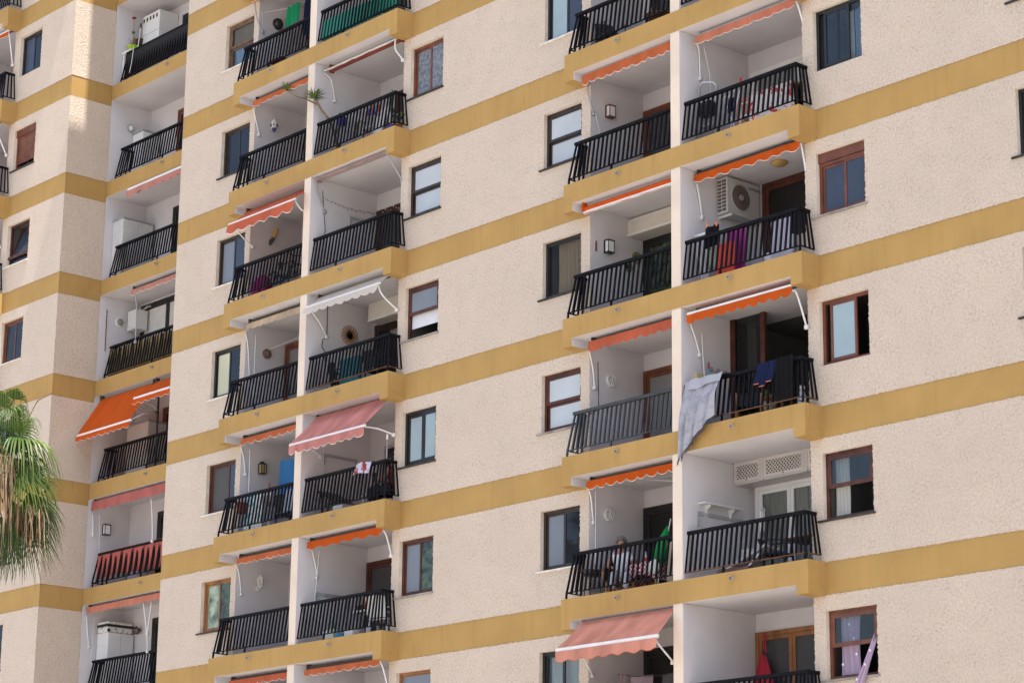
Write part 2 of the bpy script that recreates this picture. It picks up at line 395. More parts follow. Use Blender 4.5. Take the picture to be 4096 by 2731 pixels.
def slab(x0, k, x1=None, fy=FY, stubs=(1, 1), back=1.62, wall=.045):
    x1 = x1 or x0+BW; t = H*k; fl = t-.08; c = t-FT; mb = MB(); Y_, W_ = 0, 1
    mb.box(x0+.02, x1-.02, fy+.09, back, c+.001, fl, W_, {'+z': 2})                                     # floor plate, white soffit
    mb.box(x0, x1, fy, fy+.09, c, t, Y_, {'-z': W_, '+y': W_})
    if stubs[0]: mb.box(x0, x0+.09, fy+.09, wall, c+.0005, t, Y_, {'+x': W_, '-z': W_}); mb.box(x0+.0003, x0+.28, fy+.0003, wall, t-BH, c, Y_, {'+x': W_, '+z': None})
    if stubs[1]: mb.box(x1-.09, x1, fy+.09, wall, c+.0005, t, Y_, {'-x': W_, '-z': W_}); mb.box(x1-.28, x1-.0003, fy+.0003, wall, t-BH, c, Y_, {'-x': W_, '+z': None})
    o = part(mb, 'balcony_slab', [OCHRE, WHITE, TILE], bevel=.004)
    return o
SPOUT = mat('spout_grey', (.33, .30, .27), .8, .15, 12)
def spout(sl, x, k, fy=FY):
    z = H*k-.145+rnd.uniform(-.012, .012); x += rnd.uniform(-.03, .03); mb = MB()
    a, b = x-.032, x+.032; y0, y1 = fy-.075, fy+.01; d = .008
    for q in ((a, b, z-.028, z-.02), (a, b, z+.02, z+.028), (a, a+d, z-.02, z+.02), (b-d, b, z-.02, z+.02)): mb.box(q[0], q[1], y0, y1, q[2], q[3])
    mb.box(a+d, b-d, y1-.03, y1-.02, z-.02, z+.02, 1)
    mb.build('drain_spout', [SPOUT, BLACKROOM], sl)
def railing(xa, xb, k, side, fy=-.38, wall=0.0, m=None, rust=False, pair=False):
    """side: 'L' returns to the wall at xa, 'R' at xb, '' butts both ends. Bars lean inwards at the top."""
    m = m or BLACK; t = H*k; zb, zt = t+.13, t+.85; yb, yt = fy, fy+.10; mb = MB(); lean = .11
    xla = xa; xra = xb; tla = xa+(lean if side == 'L' else 0); tra = xb-(lean if side == 'R' else 0)
    n = round((xb-xa)/.126)
    for i in range(n+1):
        u = i/n; jx = rnd.uniform(-.004, .004)+((.034 if i % 2 else -.034) if pair else 0)
        xb_ = xla+(xra-xla)*u; xt_ = tla+(tra-tla)*u if (side == 'L' and u < .12) or (side == 'R' and u > .88) else xb_
        if side == 'L' and u < .12: xt_ = tla+(xla+(xra-xla)*.12-tla)*u/.12
        if side == 'R' and u > .88: q = xla+(xra-xla)*.88; xt_ = q+(tra-q)*(u-.88)/.12
        if i in (0, n) and side == '': continue
        mb.bar((xb_+jx, yb, zb), (xt_+jx, yt, zt+.01), .034, .031, 0, (1, 0, 0))
    for u in ((0, .42) if side == 'L' else (.33, 1) if side == 'R' else (.3, .62)):      # posts reaching down to the slab
        xp = xla+(xra-xla)*u; mb.bar((xp-.0015, yb-.012, t-.004), (xp-.0015, yb, zb+.02), .034, .034, 0, (1, 0, 0))
    mb.bar((xla, yb, zb), (xra, yb, zb), .018, .034, 1 if rust else 0)
    hr = MB()
    hr.box(tla-(.05 if side != 'L' else .035), tra+(.0 if side != 'R' else .035), yt-.045, yt+.04, zt-.005, zt+.058)
    if side:
        xs, xt = (xla, tla) if side == 'L' else (xra, tra)
        mb.bar((xs, yb, zb-.0015), (xs, wall, zb-.0015), .018, .034, 1 if rust else 0)
        hr.box(xt-.034, xt+.034, yt+.04, wall+.03, zt-.004, zt+.057)
        for u in (.34, .67, .97):
            y_ = yb+(wall-yb)*u; y2 = yt+(wall-yt)*u
            mb.bar((xs, y_, zb), (xt, y2, zt+.01), .030, .033, 0, (1, 0, 0))
    o = part(mb, 'balcony_railing', [m, RUST], bevel=0)
    hr.build('handrail', m, o, bevel=.008)
    return o
def loggia(xa, xb, k, y0=0.0, yb=1.5, sides=(1, 1)):
    fl, c = H*k-.08, H*(k+1)-FT; mb = MB(); fl -= .01; c += .01
    if sides[0]: mb.face([(xa, y0, fl), (xa, yb, fl), (xa, yb, c), (xa, y0, c)])
    if sides[1]: mb.face([(xb, yb, fl), (xb, y0, fl), (xb, y0, c), (xb, yb, c)])
    mb.face([(xa, yb, fl), (xb, yb, fl), (xb, yb, c), (xa, yb, c)])
    if sides[0]: mb.box(xa, xb, yb+.02, yb+.03, fl, c)
    return part(mb, 'loggia_wall', WHITE)
NOBACK = {('B', 'R', -1)}
for key, (x0, k0, k1) in BAYS.items():
    for k in range(k0, k1+2):
        sl = slab(x0, k)
        if k <= k1:
            spout(sl, x0+1.6, k); spout(sl, x0+4.6, k)
            mb = MB(); mb.box(x0+3.05, x0+3.30, -.44, 1.52, H*k-.08, H*(k+1)-FT, 0, {'-x': 1, '+x': 1, '+y': 1})
            part(mb, 'pillar', [PILLAR, WHITE], bevel=.008)
            loggia(x0+.30, x0+3.05, k, sides=(1, 0))
            if (key, 'R', k) not in NOBACK: loggia(x0+3.30, x0+6.10, k, sides=(0, 1))
            gm = GREYIRON if (key, k) == ('B', -1) else None
            railing(x0+.09, x0+3.05, k, 'L', m=gm)
            railing(x0+3.30, x0+6.285, k, 'R', rust=(key == 'B' and k in (-1, -2)) or (key == 'A' and k in (0,)))
# recessed stack between the wing and the main block
for k in range(-4, 7):
    sl = slab(XW, k, XE+.2, YR, (0, 0), 2.75, YR)
    if k < 6:
        spout(sl, -17.74, k, YR); fl, c = H*k-.09, H*(k+1)-FT+.01; mb = MB()
        mb.face([(XW+.012, YR, fl), (XW+.012, 2.6, fl), (XW+.012, 2.6, c), (XW+.012, YR, c)]); mb.face([(XW, 2.6, fl), (XE+.2, 2.6, fl), (XE+.2, 2.6, c), (XW, 2.6, c)])
        part(mb, 'loggia_wall', WHITE)
        railing(XW+.32, XE+.1, k, 'L', YR+.08, YR+.5, pair=(k == -1))

# windows ---------------------------------------------------------------------------------------
def window(col, k, style, fm, p1=PDARK, p2=None, sill=SILLD, label=None, sillout=True, box=0, room=DARKROOM, ratio=.5, dx=0):
    x0, x1 = WINX[col]; z0, z1 = wz(k); p2 = p2 or p1; rv = MB(); D = .13
    rv.face([(x0, 0, z0), (x0, D, z0), (x0, D, z1), (x0, 0, z1)]); rv.face([(x1, D, z0), (x1, 0, z0), (x1, 0, z1), (x1, D, z1)])
    rv.face([(x0, D, z1), (x1, D, z1), (x1, 0, z1), (x0, 0, z1)]); rv.face([(x0, 0, z0), (x1, 0, z0), (x1, D, z0), (x0, D, z0)])
    f = MB(); b = .065; y0, y1 = .09, .15; e = .001
    zt = z1-box
    if box: f.box(x0+e, x1-e, y0-.03, y1, zt, z1-e)
    f.box(x0+e, x0+b, y0, y1, z0+e, zt); f.box(x1-b, x1-e, y0, y1, z0+e, zt); f.box(x0+b, x1-b, y0+e, y1, zt-b, zt-e); f.box(x0+b, x1-b, y0+e, y1, z0+e, z0+b)
    panes = []; xi0, xi1, zi0, zi1 = x0+b, x1-b, z0+b, zt-b
    def sash(a, c, lo, hi, y, s=.05):
        f.box(a, a+s, y, y+.035, lo, hi); f.box(c-s, c, y, y+.035, lo, hi); f.box(a+s, c-s, y+e, y+.035, hi-s, hi); f.box(a+s, c-s, y+e, y+.035, lo, lo+s)
        return (a+s, c-s, lo+s, hi-s, y+.015)
    xm = xi0+(xi1-xi0)*ratio
    if style in ('slide', 'casement'):
        d = .02 if style == 'slide' else 0
        panes.append((sash(xi0+e, xm+.02, zi0+e, zi1-e, y0+.03, .045 if style == 'slide' else .07), p1)); panes.append((sash(xm+.0205-(.0 if d else 0), xi1-e, zi0+e, zi1-e, y0+.01+d*.0-.005, .04 if style == 'slide' else .07), p2))
    elif style == 'sash':
        zm = zi0+(zi1-zi0)*.5
        panes.append((sash(xi0+e, xi1-e, zm-.02, zi1-e, y0+.005, .06), p1)); panes.append((sash(xi0+e, xi1-e, zi0+e, zm-.021, y0+.04, .05), p2))
    elif style == 'sashopen':
        zm = zi0+(zi1-zi0)*.5; panes.append((sash(xi0+e, xi1-e, zm-.04, zi1-e, y0-.02, .075), p1))
    elif style == 'single': panes.append((sash(xi0+e, xi1-e, zi0+e, zi1-e, y0+.02, .02), p1))
    elif style == 'slideopen':
        panes.append((sash(xi0+.13, xi0+.13+.62, zi0+e, zi1-e, y0-.01, .055), p1))
    elif style == 'shutter':
        n = 26; zl = z0+.22
        f.grid(lambda u, v: (xi0+e+(xi1-xi0-2*e)*u, y0+.02+.006*math.sin(v*n*2*math.pi), zl+(zi1-zl)*v), 1, n*4); f.box(xm-.02, xm+.02, y0+.05, y1-.002, z0+b, zl)
        f.box(xi0+e, xi1-e, y0+.01, y0+.035, zl-.02, zl)
    elif style == 'tilt':
        f.box(x0-.01, x1, y0-.05, y0-.001, z0+.22, z0+.30); panes.append(((xi0, xi1, z0+b, z0+.22, y0+.04), p2))
        hz, tz = z0+.31, zi1-.02; tilt = .26
        for a in (xi0+.02, xi1-.07): f.bar((a+.025, y0+.04, hz), (a+.025, y0+.04+tilt, tz), .05, .03, 0, (1, 0, 0))
        f.bar((xi0+.02, y0+.04+tilt, tz), (xi1-.02, y0+.04+tilt, tz), .05, .03); f.bar((xi0+.02, y0+.041, hz+.02), (xi1-.02, y0+.041, hz+.02), .05, .03)
        q = MB().face([(xi0+.07, y0+.05, hz), (xi1-.07, y0+.05, hz), (xi1-.07, y0+.05+tilt, tz), (xi0+.07, y0+.05+tilt, tz)])
    o = part(f, 'window', fm, label, bevel=.004); rv.build('reveal', REVEAL, o)
    for (a, c, lo, hi, y), pm in panes:
        if pm: MB().box(a-.005, c+.005, y, y+.008, lo-.005, hi+.005).build('pane', pm, o)
    if style == 'tilt': q.build('pane', p1, o)
    rm = MB(); dd = 1.3                                     # the dim room behind the glass
    rm.face([(x0, D, z0), (x0, dd, z0), (x0, dd, z1), (x0, D, z1)]); rm.face([(x1, dd, z0), (x1, D, z0), (x1, D, z1), (x1, dd, z1)])
    rm.face([(x0, dd, z0), (x1, dd, z0), (x1, dd, z1), (x0, dd, z1)]); rm.face([(x0, dd, z1), (x1, dd, z1), (x1, D, z1), (x0, D, z1)]); rm.face([(x0, D, z0), (x1, D, z0), (x1, dd, z0), (x0, dd, z0)])
    rm.build('room', room, o)
    if sill: MB().box(x0-(.11 if sillout else .0), x1+(.03 if sillout else 0), -.045, .09, z0-.03, z0+.004).build('sill', sill, o, bevel=.004)
    return o
def curtain(o, x0, x1, z0, z1, y, m, folds=6, amp=.03, gather=0, mats2=None, star=False):
    mb = MB(); n = folds*8
    def fn(u, v):
        w = 1-gather*math.sin(min(1, v*1.1)*math.pi*.5)*(1-v)
        return (x0+(x1-x0)*(u*w), y+amp*math.sin(u*folds*2*math.pi+v*.8)+.01*math.sin(v*5), z0+(z1-z0)*v)
    mb.grid(fn, n, 10); return mb.build('curtain', m, o, True)
KX = {}
def wadd(col, k, *a, **kw): KX[(col, k)] = window(col, k, *a, **kw)
wadd('W', 5, 'slide', FBLACK, PLILAC); wadd('W', 4, 'slide', FBLACK, PLILAC, PDARK, None, 'black sliding window with blue panes')
wadd('W', 3, 'shutter', FRED, sill=SILLD, label='brown roller shutter nearly closed', box=.2)
wadd('W', 2, 'tilt', FMAR, PLILAC, PDARK, SILLW, 'brown framed window tilted open')
wadd('W', 1, 'slide', FRED, PDARK, None, SILLW); wadd('W', 0, 'slide', FBLACK, PLILAC, PGREY); wadd('W', -1, 'slide', FBLACK, PDARK); wadd('W', -2, 'slide', FBLACK, PDARK); wadd('W', -3, 'slide', FBLACK, PDARK)
wadd('AL', 4, 'slide', FBLACK)
o = window('AL', 3, 'sash', FWORN, GLASSD, GLASS, SILLW, 'worn brown sash window with a grey blind above blue curtain')
x0, x1 = WINX['AL']; MB().box(x0+.07, x1-.07, .17, .18, H*3+1.35, H*3+1.9).build('blind', mat('blind_grey', (.30, .29, .26), .8, .05), o); curtain(o, x0+.07, x1-.07, H*3+.75, H*3+1.36, .22, CURTB, 5)
wadd('AL', 2, 'slide', FDBROWN, PDARK); wadd('AL', 1, 'slide', FDBROWN, PGREY, PLILAC, SILLW); wadd('AL', 0, 'slide', FBLACK, PYELLOW, PDARK, SILLW, 'black sliding window with a pale yellow blind')
wadd('AL', -1, 'slide', FMAR, PTAUPE, PLILAC, SILLW, 'brown window with a dark insect screen', ratio=.66); wadd('AL', -2, 'slide', FWOOD, PGREEN, PDGREEN, SILLD, 'orange wood window with palm reflections painted on its panes'); wadd('AL', -3, 'slide', FDBROWN); wadd('AL', -4, 'slide', FDBROWN)
wadd('AR', 4, 'slide', FDBROWN); wadd('AR', 3, 'slide', FDBROWN)
wadd('AR', 2, 'slide', FRED, PZEBRA, PZEBRA, SILLD, 'red brown window with wavy patterned panes'); wadd('AR', 1, 'sash', FDBROWN, PFROST, PFROST, SILLD, 'dark brown sash window with white frosted panes')
o = window('AR', 0, 'sashopen', FMAR, PGREY, None, SILLG, 'brown sash window raised over a half drawn white blind'); x0, x1 = WINX['AR']
MB().box(x0+.07, x1-.07, .16, .165, H*0+1.02, H*0+1.4).build('blind', mat('blind_white', (.66, .66, .70), .7, .03), o)
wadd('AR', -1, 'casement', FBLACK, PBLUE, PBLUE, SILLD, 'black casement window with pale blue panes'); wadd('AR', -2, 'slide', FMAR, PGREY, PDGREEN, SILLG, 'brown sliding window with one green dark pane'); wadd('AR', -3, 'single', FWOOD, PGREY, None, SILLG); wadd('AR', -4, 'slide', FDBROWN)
wadd('BL', 3, 'slide', FBLACK); wadd('BL', 2, 'slide', FBLACK, PBLUE, PLILAC, SILLW); wadd('BL', 1, 'sash', FDBROWN, PFROST, PFROST, SILLD, 'dark brown sash window with white panes beside the balcony')
o = window('BL', 0, 'single', FBLACK, GLASSD, None, SILLD, 'black window with a taupe curtain'); x0, x1 = WINX['BL']; curtain(o, x0+.25, x1-.06, .76, 1.9, .22, CURTT, 7, .025)
wadd('BL', -1, 'sash', FMAR, PFROST, PFROST, SILLG, 'brown sash window with white panes'); wadd('BL', -2, 'slide', FDBROWN, PGREY, PDARK, SILLW, 'dark brown sliding window with one grey and one blue pane')
o = window('BL', -3, 'slide', FBLACK, GLASS, GLASS, SILLD); curtain(o, WINX['BL'][0]+.1, WINX['BL'][1]-.08, -7.6, -6.5, .24, CURT, 9, .02); wadd('BL', -4, 'slide', FBLACK)
wadd('BR', 2, 'slide', FBLACK)
o = window('BR', 1, 'slideopen', FBLACK, GLASS, None, None, 'black sliding window with white curtains in a white reveal', ratio=.55); x0, x1 = WINX['BR']
MB().box(x0+.75, x1-.07, .12, .128, 2.8+.80, 2.8+1.87).build('pane', GLASS, o); curtain(o, x0+.60, x0+.78, 3.55, 4.6, .26, CURT, 3, .02); curtain(o, x0+.80, x1-.08, 3.55, 4.6, .26, CURTB, 4, .02); MB().box(x0+.5, x0+.54, .09, .15, 3.55, 4.62).build('mullion', FBLACK, o)
wadd('BR', 0, 'slide', FRED, PLILAC, PLILAC, SILLG, 'red brown sliding window below a shutter box', box=.18)
o = window('BR', -1, 'slideopen', FRED, PBLUE, None, None, 'brown window with its pale blue sash slid to the left', room=BLACKROOM)
o = window('BR', -2, 'sashopen', FMAR, GLASS, None, SILLD, 'brown sash window pushed up with a white curtain inside'); x0, x1 = WINX['BR']; curtain(o, x0+.09, x0+.42, -4.85, -3.7, .24, CURT, 4, .022)
o = window('BR', -3, 'sashopen', FRED, GLASS, None, SILLG, 'brown sash window pushed up with lilac curtains blowing out', room=BLACKROOM)
LIL = cloth_mat('curtain_lilac', (.50, .38, .50), .25, .06); STAR = mat('star_white', (.85, .85, .88), .8, .02)
curtain(o, x0+.17, x0+.62, -7.58, -6.52, .2, LIL, 3, .03, .25)
def fly(u, v):                                        # v=0 hem outside, v=1 top inside
    q = 1-v; w = .10+.16*q; cx = x1-.12-.27*q**1.7
    return (cx+w*(u-.5), .13-.30*q*(1.25-.55*q)+.022*math.sin(u*16+v*3)*(.4+q), -6.88-.98*q+.05*u*q)
mb = MB(); mb.grid(fly, 30, 22); mb.build('curtain', LIL, o, True)
def star(mb, c, r, n=5):
    p = []
    for i in range(10):
        t = math.pi/2+i*math.pi/5; q = r if i % 2 == 0 else r*.42; p.append((c[0]+q*math.cos(t), c[1], c[2]+q*math.sin(t)))
    for i in range(10): mb.face([c, p[i], p[(i+1) % 10]])
mb = MB()
for c in ((x0+.50, .15, -6.97), (x0+.55, .15, -7.25), (x0+.40, .15, -6.72), (x0+.24, .15, -7.4)): star(mb, c, .035)
for u, v in ((.45, .62), (.6, .36), (.3, .12)):
    c = fly(u, v); star(mb, (c[0], c[1]-.03, c[2]), .03)
mb.build('star_print', STAR, o)
for k in range(-3, 3): wadd('N', k, 'slide', FBLACK, PBLACK, PBLACK, SILLD)
wadd('BR', -4, 'slide', FRED)
wadd('W', -3, 'slide', FBLACK) if ('W', -3) not in KX else None

# balcony doors ----------------------------------------------------------------------------------
def door(x0, x1, k, fm, pm, y=1.5, top=2.0, leaves=2, curt=None, label=None):
    fl = H*k-.08; z1 = H*k+top; f = MB(); b = .085; ya = y-.05
    f.box(x0, x0+b, ya, y-.001, fl, z1); f.box(x1-b, x1, ya, y-.001, fl, z1); f.box(x0+b, x1-b, ya+.001, y-.001, z1-b, z1); ps = []
    w = (x1-x0-2*b)/leaves
    for i in range(leaves):
        a = x0+b+w*i; c = a+w; s = .08; yy = ya+.012+.006*(i % 2)
        f.box(a+.001, a+s, yy, yy+.03, fl+.03, z1-b-.001); f.box(c-s, c-.001, yy, yy+.03, fl+.03, z1-b-.001); f.box(a+s, c-s, yy+.001, yy+.03, z1-b-s, z1-b-.001); f.box(a+s, c-s, yy+.001, yy+.03, fl+.03, fl+.15)
        ps.append((a+s, c-s, yy+.02))
    o = part(f, 'balcony_door', fm, label, bevel=.004)
    for a, c, yy in ps: MB().box(a-.003, c+.003, yy, yy+.006, fl+.14, z1-b-s+.003).build('pane', pm, o)
    return o
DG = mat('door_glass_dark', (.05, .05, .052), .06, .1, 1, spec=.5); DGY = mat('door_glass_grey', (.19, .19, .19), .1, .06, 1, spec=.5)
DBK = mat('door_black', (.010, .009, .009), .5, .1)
door(A0+.34, A0+2.7, 3, FMAR, DG); door(A0+.34, A0+2.7, 2, FMAR, DG); door(A0+.5, A0+2.7, 1, FMAR, DG)
door(A0+.36, A0+2.4, 0, FRED, DGY, leaves=1, top=2.03, y=1.15); door(A0+1.1, A0+2.9, -1, FDBROWN, DG); door(A0+1.3, A0+2.9, -2, FMAR, DG); door(A0+.4, A0+2.7, -3, FMAR, DG)
door(A0+3.95, A0+6.0, 2, FMAR, DG, top=1.95); door(A0+3.34, A0+5.9, 1, FMAR, DG, top=1.95); door(A0+3.38, A0+5.9, 0, FDBROWN, DBK, top=1.96); door(A0+4.3, A0+6.0, -1, FDBROWN, DG, top=1.8); door(A0+3.33, A0+5.9, -2, FMAR, DG, top=2.03); door(A0+3.4, A0+5.9, 3, FMAR, DG)
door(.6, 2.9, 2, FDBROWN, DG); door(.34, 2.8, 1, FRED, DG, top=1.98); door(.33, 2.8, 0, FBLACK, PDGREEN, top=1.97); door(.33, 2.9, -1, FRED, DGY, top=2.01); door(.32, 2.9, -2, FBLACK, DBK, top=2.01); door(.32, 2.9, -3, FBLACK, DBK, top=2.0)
door(3.40, 5.9, 1, WHITEP, DGY, top=1.95); door(3.66, 6.05, 0, FMAR, DBK, top=2.36); door(3.31, 5.98, -3, FWOOD, DG, top=2.02, leaves=3)
o = door(3.42, 5.98, -2, WHITEP, GLASS, top=1.97, y=1.44, leaves=3); curtain(o, 3.6, 4.7, -5.6, -3.75, 1.46, CURTT, 10, .015); curtain(o, 4.75, 5.7, -5.6, -3.75, 1.465, CURTT, 9, .015)
for k, fm in ((4, FBLACK), (3, FRED), (2, FBLACK), (0, FRED), (-1, FBLACK), (-2, FBLACK), (-3, FBLACK), (5, FRED)): door(-19.08, -16.8, k, fm, DBK, y=2.6, top=2.02)
# recess, second storey from the middle: black framed white panels
o = door(-20.42, -16.6, 1, FBLACK, mat('white_panel', (.62, .61, .60), .6, .04), y=2.6, top=2.3, leaves=3)
# B stack, glazed in loggia with one leaf slid open
fl = -2.88; mb = MB(); y = .88; zt = .10
for a, c in ((3.301, 3.42), (4.09, 4.2), (5.98, 6.099)): mb.box(a, c, y, y+.07, fl, zt)
mb.box(3.42, 4.09, y+.001, y+.07, zt-.12, zt-.001); mb.box(4.2, 5.98, y+.001, y+.07, zt-.12, zt-.001); mb.box(3.42, 4.09, y+.001, y+.07, fl, fl+.14)
o = part(mb, 'balcony_door', FMAR, 'brown glazed screen with its right half slid open onto a dark room', bevel=.004)
MB().box(3.415, 4.095, y+.03, y+.036, fl+.13, zt-.115).build('pane', glass_mat('glass_door', (.5, .54, .56), 1.0), o); curtain(o, 3.62, 3.85, -2.7, -.1, y+.14, CURTT, 3, .02)
mb = MB(); c = H*0-FT+.01
mb.face([(3.3, y+.07, fl), (3.3, 4.2, fl), (3.3, 4.2, c), (3.3, y+.07, c)]); mb.face([(6.1, 4.2, fl), (6.1, y+.07, fl), (6.1, y+.07, c), (6.1, 4.2, c)]); mb.face([(3.3, 4.2, fl), (6.1, 4.2, fl), (6.1, 4.2, c), (3.3, 4.2, c)])
mb.face([(3.3, 1.62, c), (6.1, 1.62, c), (6.1, 4.2, c), (3.3, 4.2, c)]); mb.face([(3.3, 1.62, fl), (3.3, 4.2, fl), (6.1, 4.2, fl), (6.1, 1.62, fl)])
mb.build('room', DARKROOM, o)
mb = MB(); mb.face([(6.1, .001, fl), (6.1, y, fl), (6.1, y, c), (6.1, 0, c)]); mb.face([(6.1, y, zt), (3.3, y, zt), (3.3, y, c+.3), (6.1, y, c+.3)]); part(mb, 'loggia_wall', WHITE)

# ------------------------------------------------------------------ ground
mb = MB(); mb.face([(-1500, -1500, GZ), (1500, -1500, GZ), (1500, 1500, GZ), (-1500, 1500, GZ)])
g = mb.build('ground', mat('pale_paving', (.40, .37, .33), .9, .1, .6, .2, 8)); g['kind'] = 'structure'

# ------------------------------------------------------------------ awnings
OR1 = cloth_mat('canvas_orange', (.66, .115, .018), .38, .05); OR2 = cloth_mat('canvas_faded_orange', (.60, .165, .07), .35, .08)
OR3 = cloth_mat('canvas_salmon', (.62, .225, .145), .35, .08); CORAL = cloth_mat('canvas_coral', (.58, .145, .08), .35, .07)
PINK = cloth_mat('canvas_pink', (.53, .165, .14), .35, .09); PINK2 = cloth_mat('canvas_washed_pink', (.62, .255, .225), .35, .14); SALM = cloth_mat('canvas_salmon_large', (.70, .31, .23), .35, .12)
PALE = cloth_mat('canvas_pale_pink', (.58, .26, .21), .35, .07)
CREAM = cloth_mat('canvas_cream', (.66, .60, .55), .3, .05, ); BEIGE = cloth_mat('canvas_beige', (.62, .47, .34), .35, .16)
TRIM = mat('trim_white', (.72, .66, .58), .85, .05); ROLLRED = mat('rolled_canvas_dark_red', (.16, .03, .02), .8, .1); GAPSHADE = mat('painted_gap_shade', (.05, .045, .04), .7, .1)  # the near black roller colour paints in the shaded gap above the valance
def valance(mb, xa, xb, y, z, drop, pitch, amp, style, seed, mi=0, trim=1):
    n = max(2, round((xb-xa)/pitch)); nu = n*10; r_ = random.Random(seed); ph = r_.random()*6
    kinks = [r_.random() for _ in range(3)]
    def bot(u):
        q = u*n
        if style == 'lobe': return drop-amp*(1-abs(math.sin(q*math.pi))**.75)
        if style == 'wave': return drop-amp*.5*(1+math.cos(q*2*math.pi))
        if style == 'zig': return drop-amp*abs(((q*1.6) % 1)-.5)*2
        return drop
    def fn(u, v):
        kk = sum(math.exp(-((u-k)/.012)**2) for k in kinks)
        return (xa+(xb-xa)*u, y+(.010*math.sin(u*n*2.1+ph)+.012*math.sin(u*31+ph)+.022*kk)*(.25+v)-.02*v, z-bot(u)*(v if v < .99 else 1)+(.012*kk*v))
    vs = [0, .25, .5, .75, .94, 1.0]; base = len(mb.v)
    for v in vs:
        for i in range(nu+1): mb.v.append(Vector(fn(i/nu, v)))
    for j in range(len(vs)-1):
        for i in range(nu):
            a = base+j*(nu+1)+i; mb.f.append([a, a+nu+1, a+nu+2, a+1]); mb.m.append(trim if (j == len(vs)-2 and trim is not None) else mi)
def awning(label, xa, xb, k, cloth, by, bz, drop, pitch=.3, amp=.05, style='lobe', roll=None, bar=None, arms=(), trim=TRIM, roller=GAPSHADE, sheet=False, barx=None, armmat=WHITEP, barmat=None, sag=.03, group='awnings under the balcony slabs', seed=1):
    """k: ceiling slab; by,bz: front edge; roll: (y,z) of the roller tube"""
    c = H*k-FT; t = thing('awning', label, 'awning', ((xa+xb)/2, by, bz-drop), group)
    ry, rz = roll or (by+.10, c-.07)
    mb = MB(); mb.tube([(xa+.02, ry, rz), (xb-.02, ry, rz)], .045, 10)
    for x in (xa+.03, xb-.03): mb.box(x-.02, x+.02, ry-.06, ry+.06, rz-.05, c+.004)
    mb.build('roller', roller, t)
    xa2, xb2 = barx or (xa, xb)
    if sheet:
        mb = MB()
        def fn(u, v):
            x0 = xa+.04+(xa2-xa-.04)*v; x1 = xb-.04+(xb2-xb+.04)*v
            return (x0+(x1-x0)*u, ry-.045+(by-ry+.045)*v, rz+.02+(bz+.02-rz-.02)*v-sag*math.sin(v*math.pi)-.006*math.sin(u*23)*math.sin(v*math.pi))
        mb.grid(fn, 40, 12); mb.build('canopy', cloth, t, True)
    mb = MB(); valance(mb, xa2, xb2, by-.012, bz-(.03 if bar else 0), drop, pitch, amp, style, seed); mb.build('valance', [cloth, trim], t, True)
    if bar:
        mb = MB(); h = bar
        mb.box(xa2-.01, xb2+.01, by, by+.05, bz-h/2, bz+h/2); o = mb.build('front_bar', barmat or WHITEP, t, bevel=.012)
    for pts in arms:
        # smooth bent tube through the points
        P = [Vector(p) for p in pts]; q = []
        for i in range(len(P)-1):
            p0, p1, p2, p3 = P[max(i-1, 0)], P[i], P[i+1], P[min(i+2, len(P)-1)]
            for s_ in range(6):
                u = s_/6; q.append(.5*((2*p1)+(p2-p0)*u+(2*p0-5*p1+4*p2-p3)*u*u+(3*p1-p0-3*p2+p3)*u**3))
        q.append(P[-1]); a = MB().tube(q, .018, 7); a.box(P[-1].x-.03, P[-1].x+.03, P[-1].y-.035, P[-1].y+.035, P[-1].z-.05, P[-1].z+.03); a.build('arm', armmat, t, True)
    return t
def larm(xw, y0, z0, ym, zm, y1, z1, off=.06): return [(xw+off, y0, z0), (xw+off-.01, ym, zm), (xw+.03, y1, z1)]
# left stack, left bays
awning('orange scalloped awning at the very top of the picture, left stack', A0+.34, A0+3.03, 4, OR2, -.25, 10.62, .2, roll=(-.1, 10.68), arms=[larm(A0+.3, -.2, 10.5, -.1, 10.1, .1, 9.8)], armmat=GREYM, seed=11)
awning('faded orange awning above the blue and white ceramic lantern', A0+.52, A0+3.04, 3, OR2, -.2, 7.85, .165, arms=[larm(A0+.3, -.1, 7.76, -.02, 7.52, .12, 7.14)], seed=2)
awning('coral awning half let out on a white bar, cushion chair below', A0+.35, A0+3.04, 2, CORAL, -.78, 4.60, .27, .42, .07, 'wave', roll=(-.12, 5.07), bar=.05, sheet=True, barx=(A0+.50, A0+3.16), arms=[[(A0+.42, -.5, 4.62), (A0+.40, -.33, 4.46), (A0+.34, .06, 4.28)], [(A0+3.1, -.72, 4.58), (A0+3.03, -.5, 4.44), (A0+2.98, -.2, 4.38)]], roller=ROLLRED, seed=5)
awning('stained beige scalloped awning, left of the rattan mirror balcony', A0+.60, A0+3.04, 1, BEIGE, -.2, 2.24, .165, .25, .03, arms=[larm(A0+.3, -.05, 2.1, .04, 1.8, .13, 1.08)], seed=7, trim=BEIGE)
awning('orange scalloped awning above the blue towel', A0+.58, A0+3.04, 0, OR2, -.2, -.53, .18, .30, .07, arms=[larm(A0+.3, -.05, -.66, .04, -.87, .13, -1.26)], seed=9)
awning('orange scalloped awning above the white carriage lantern', A0+.62, A0+3.04, -1, OR2, -.2, -3.34, .165, .24, .05, arms=[larm(A0+.3, -.05, -3.43, .05, -3.62, .15, -4.08)], seed=12)
awning('lower left salmon orange awning, cut by the bottom edge', A0+.5, A0+3.04, -2, CORAL, -.2, -6.13, .17, .28, .05, seed=14)
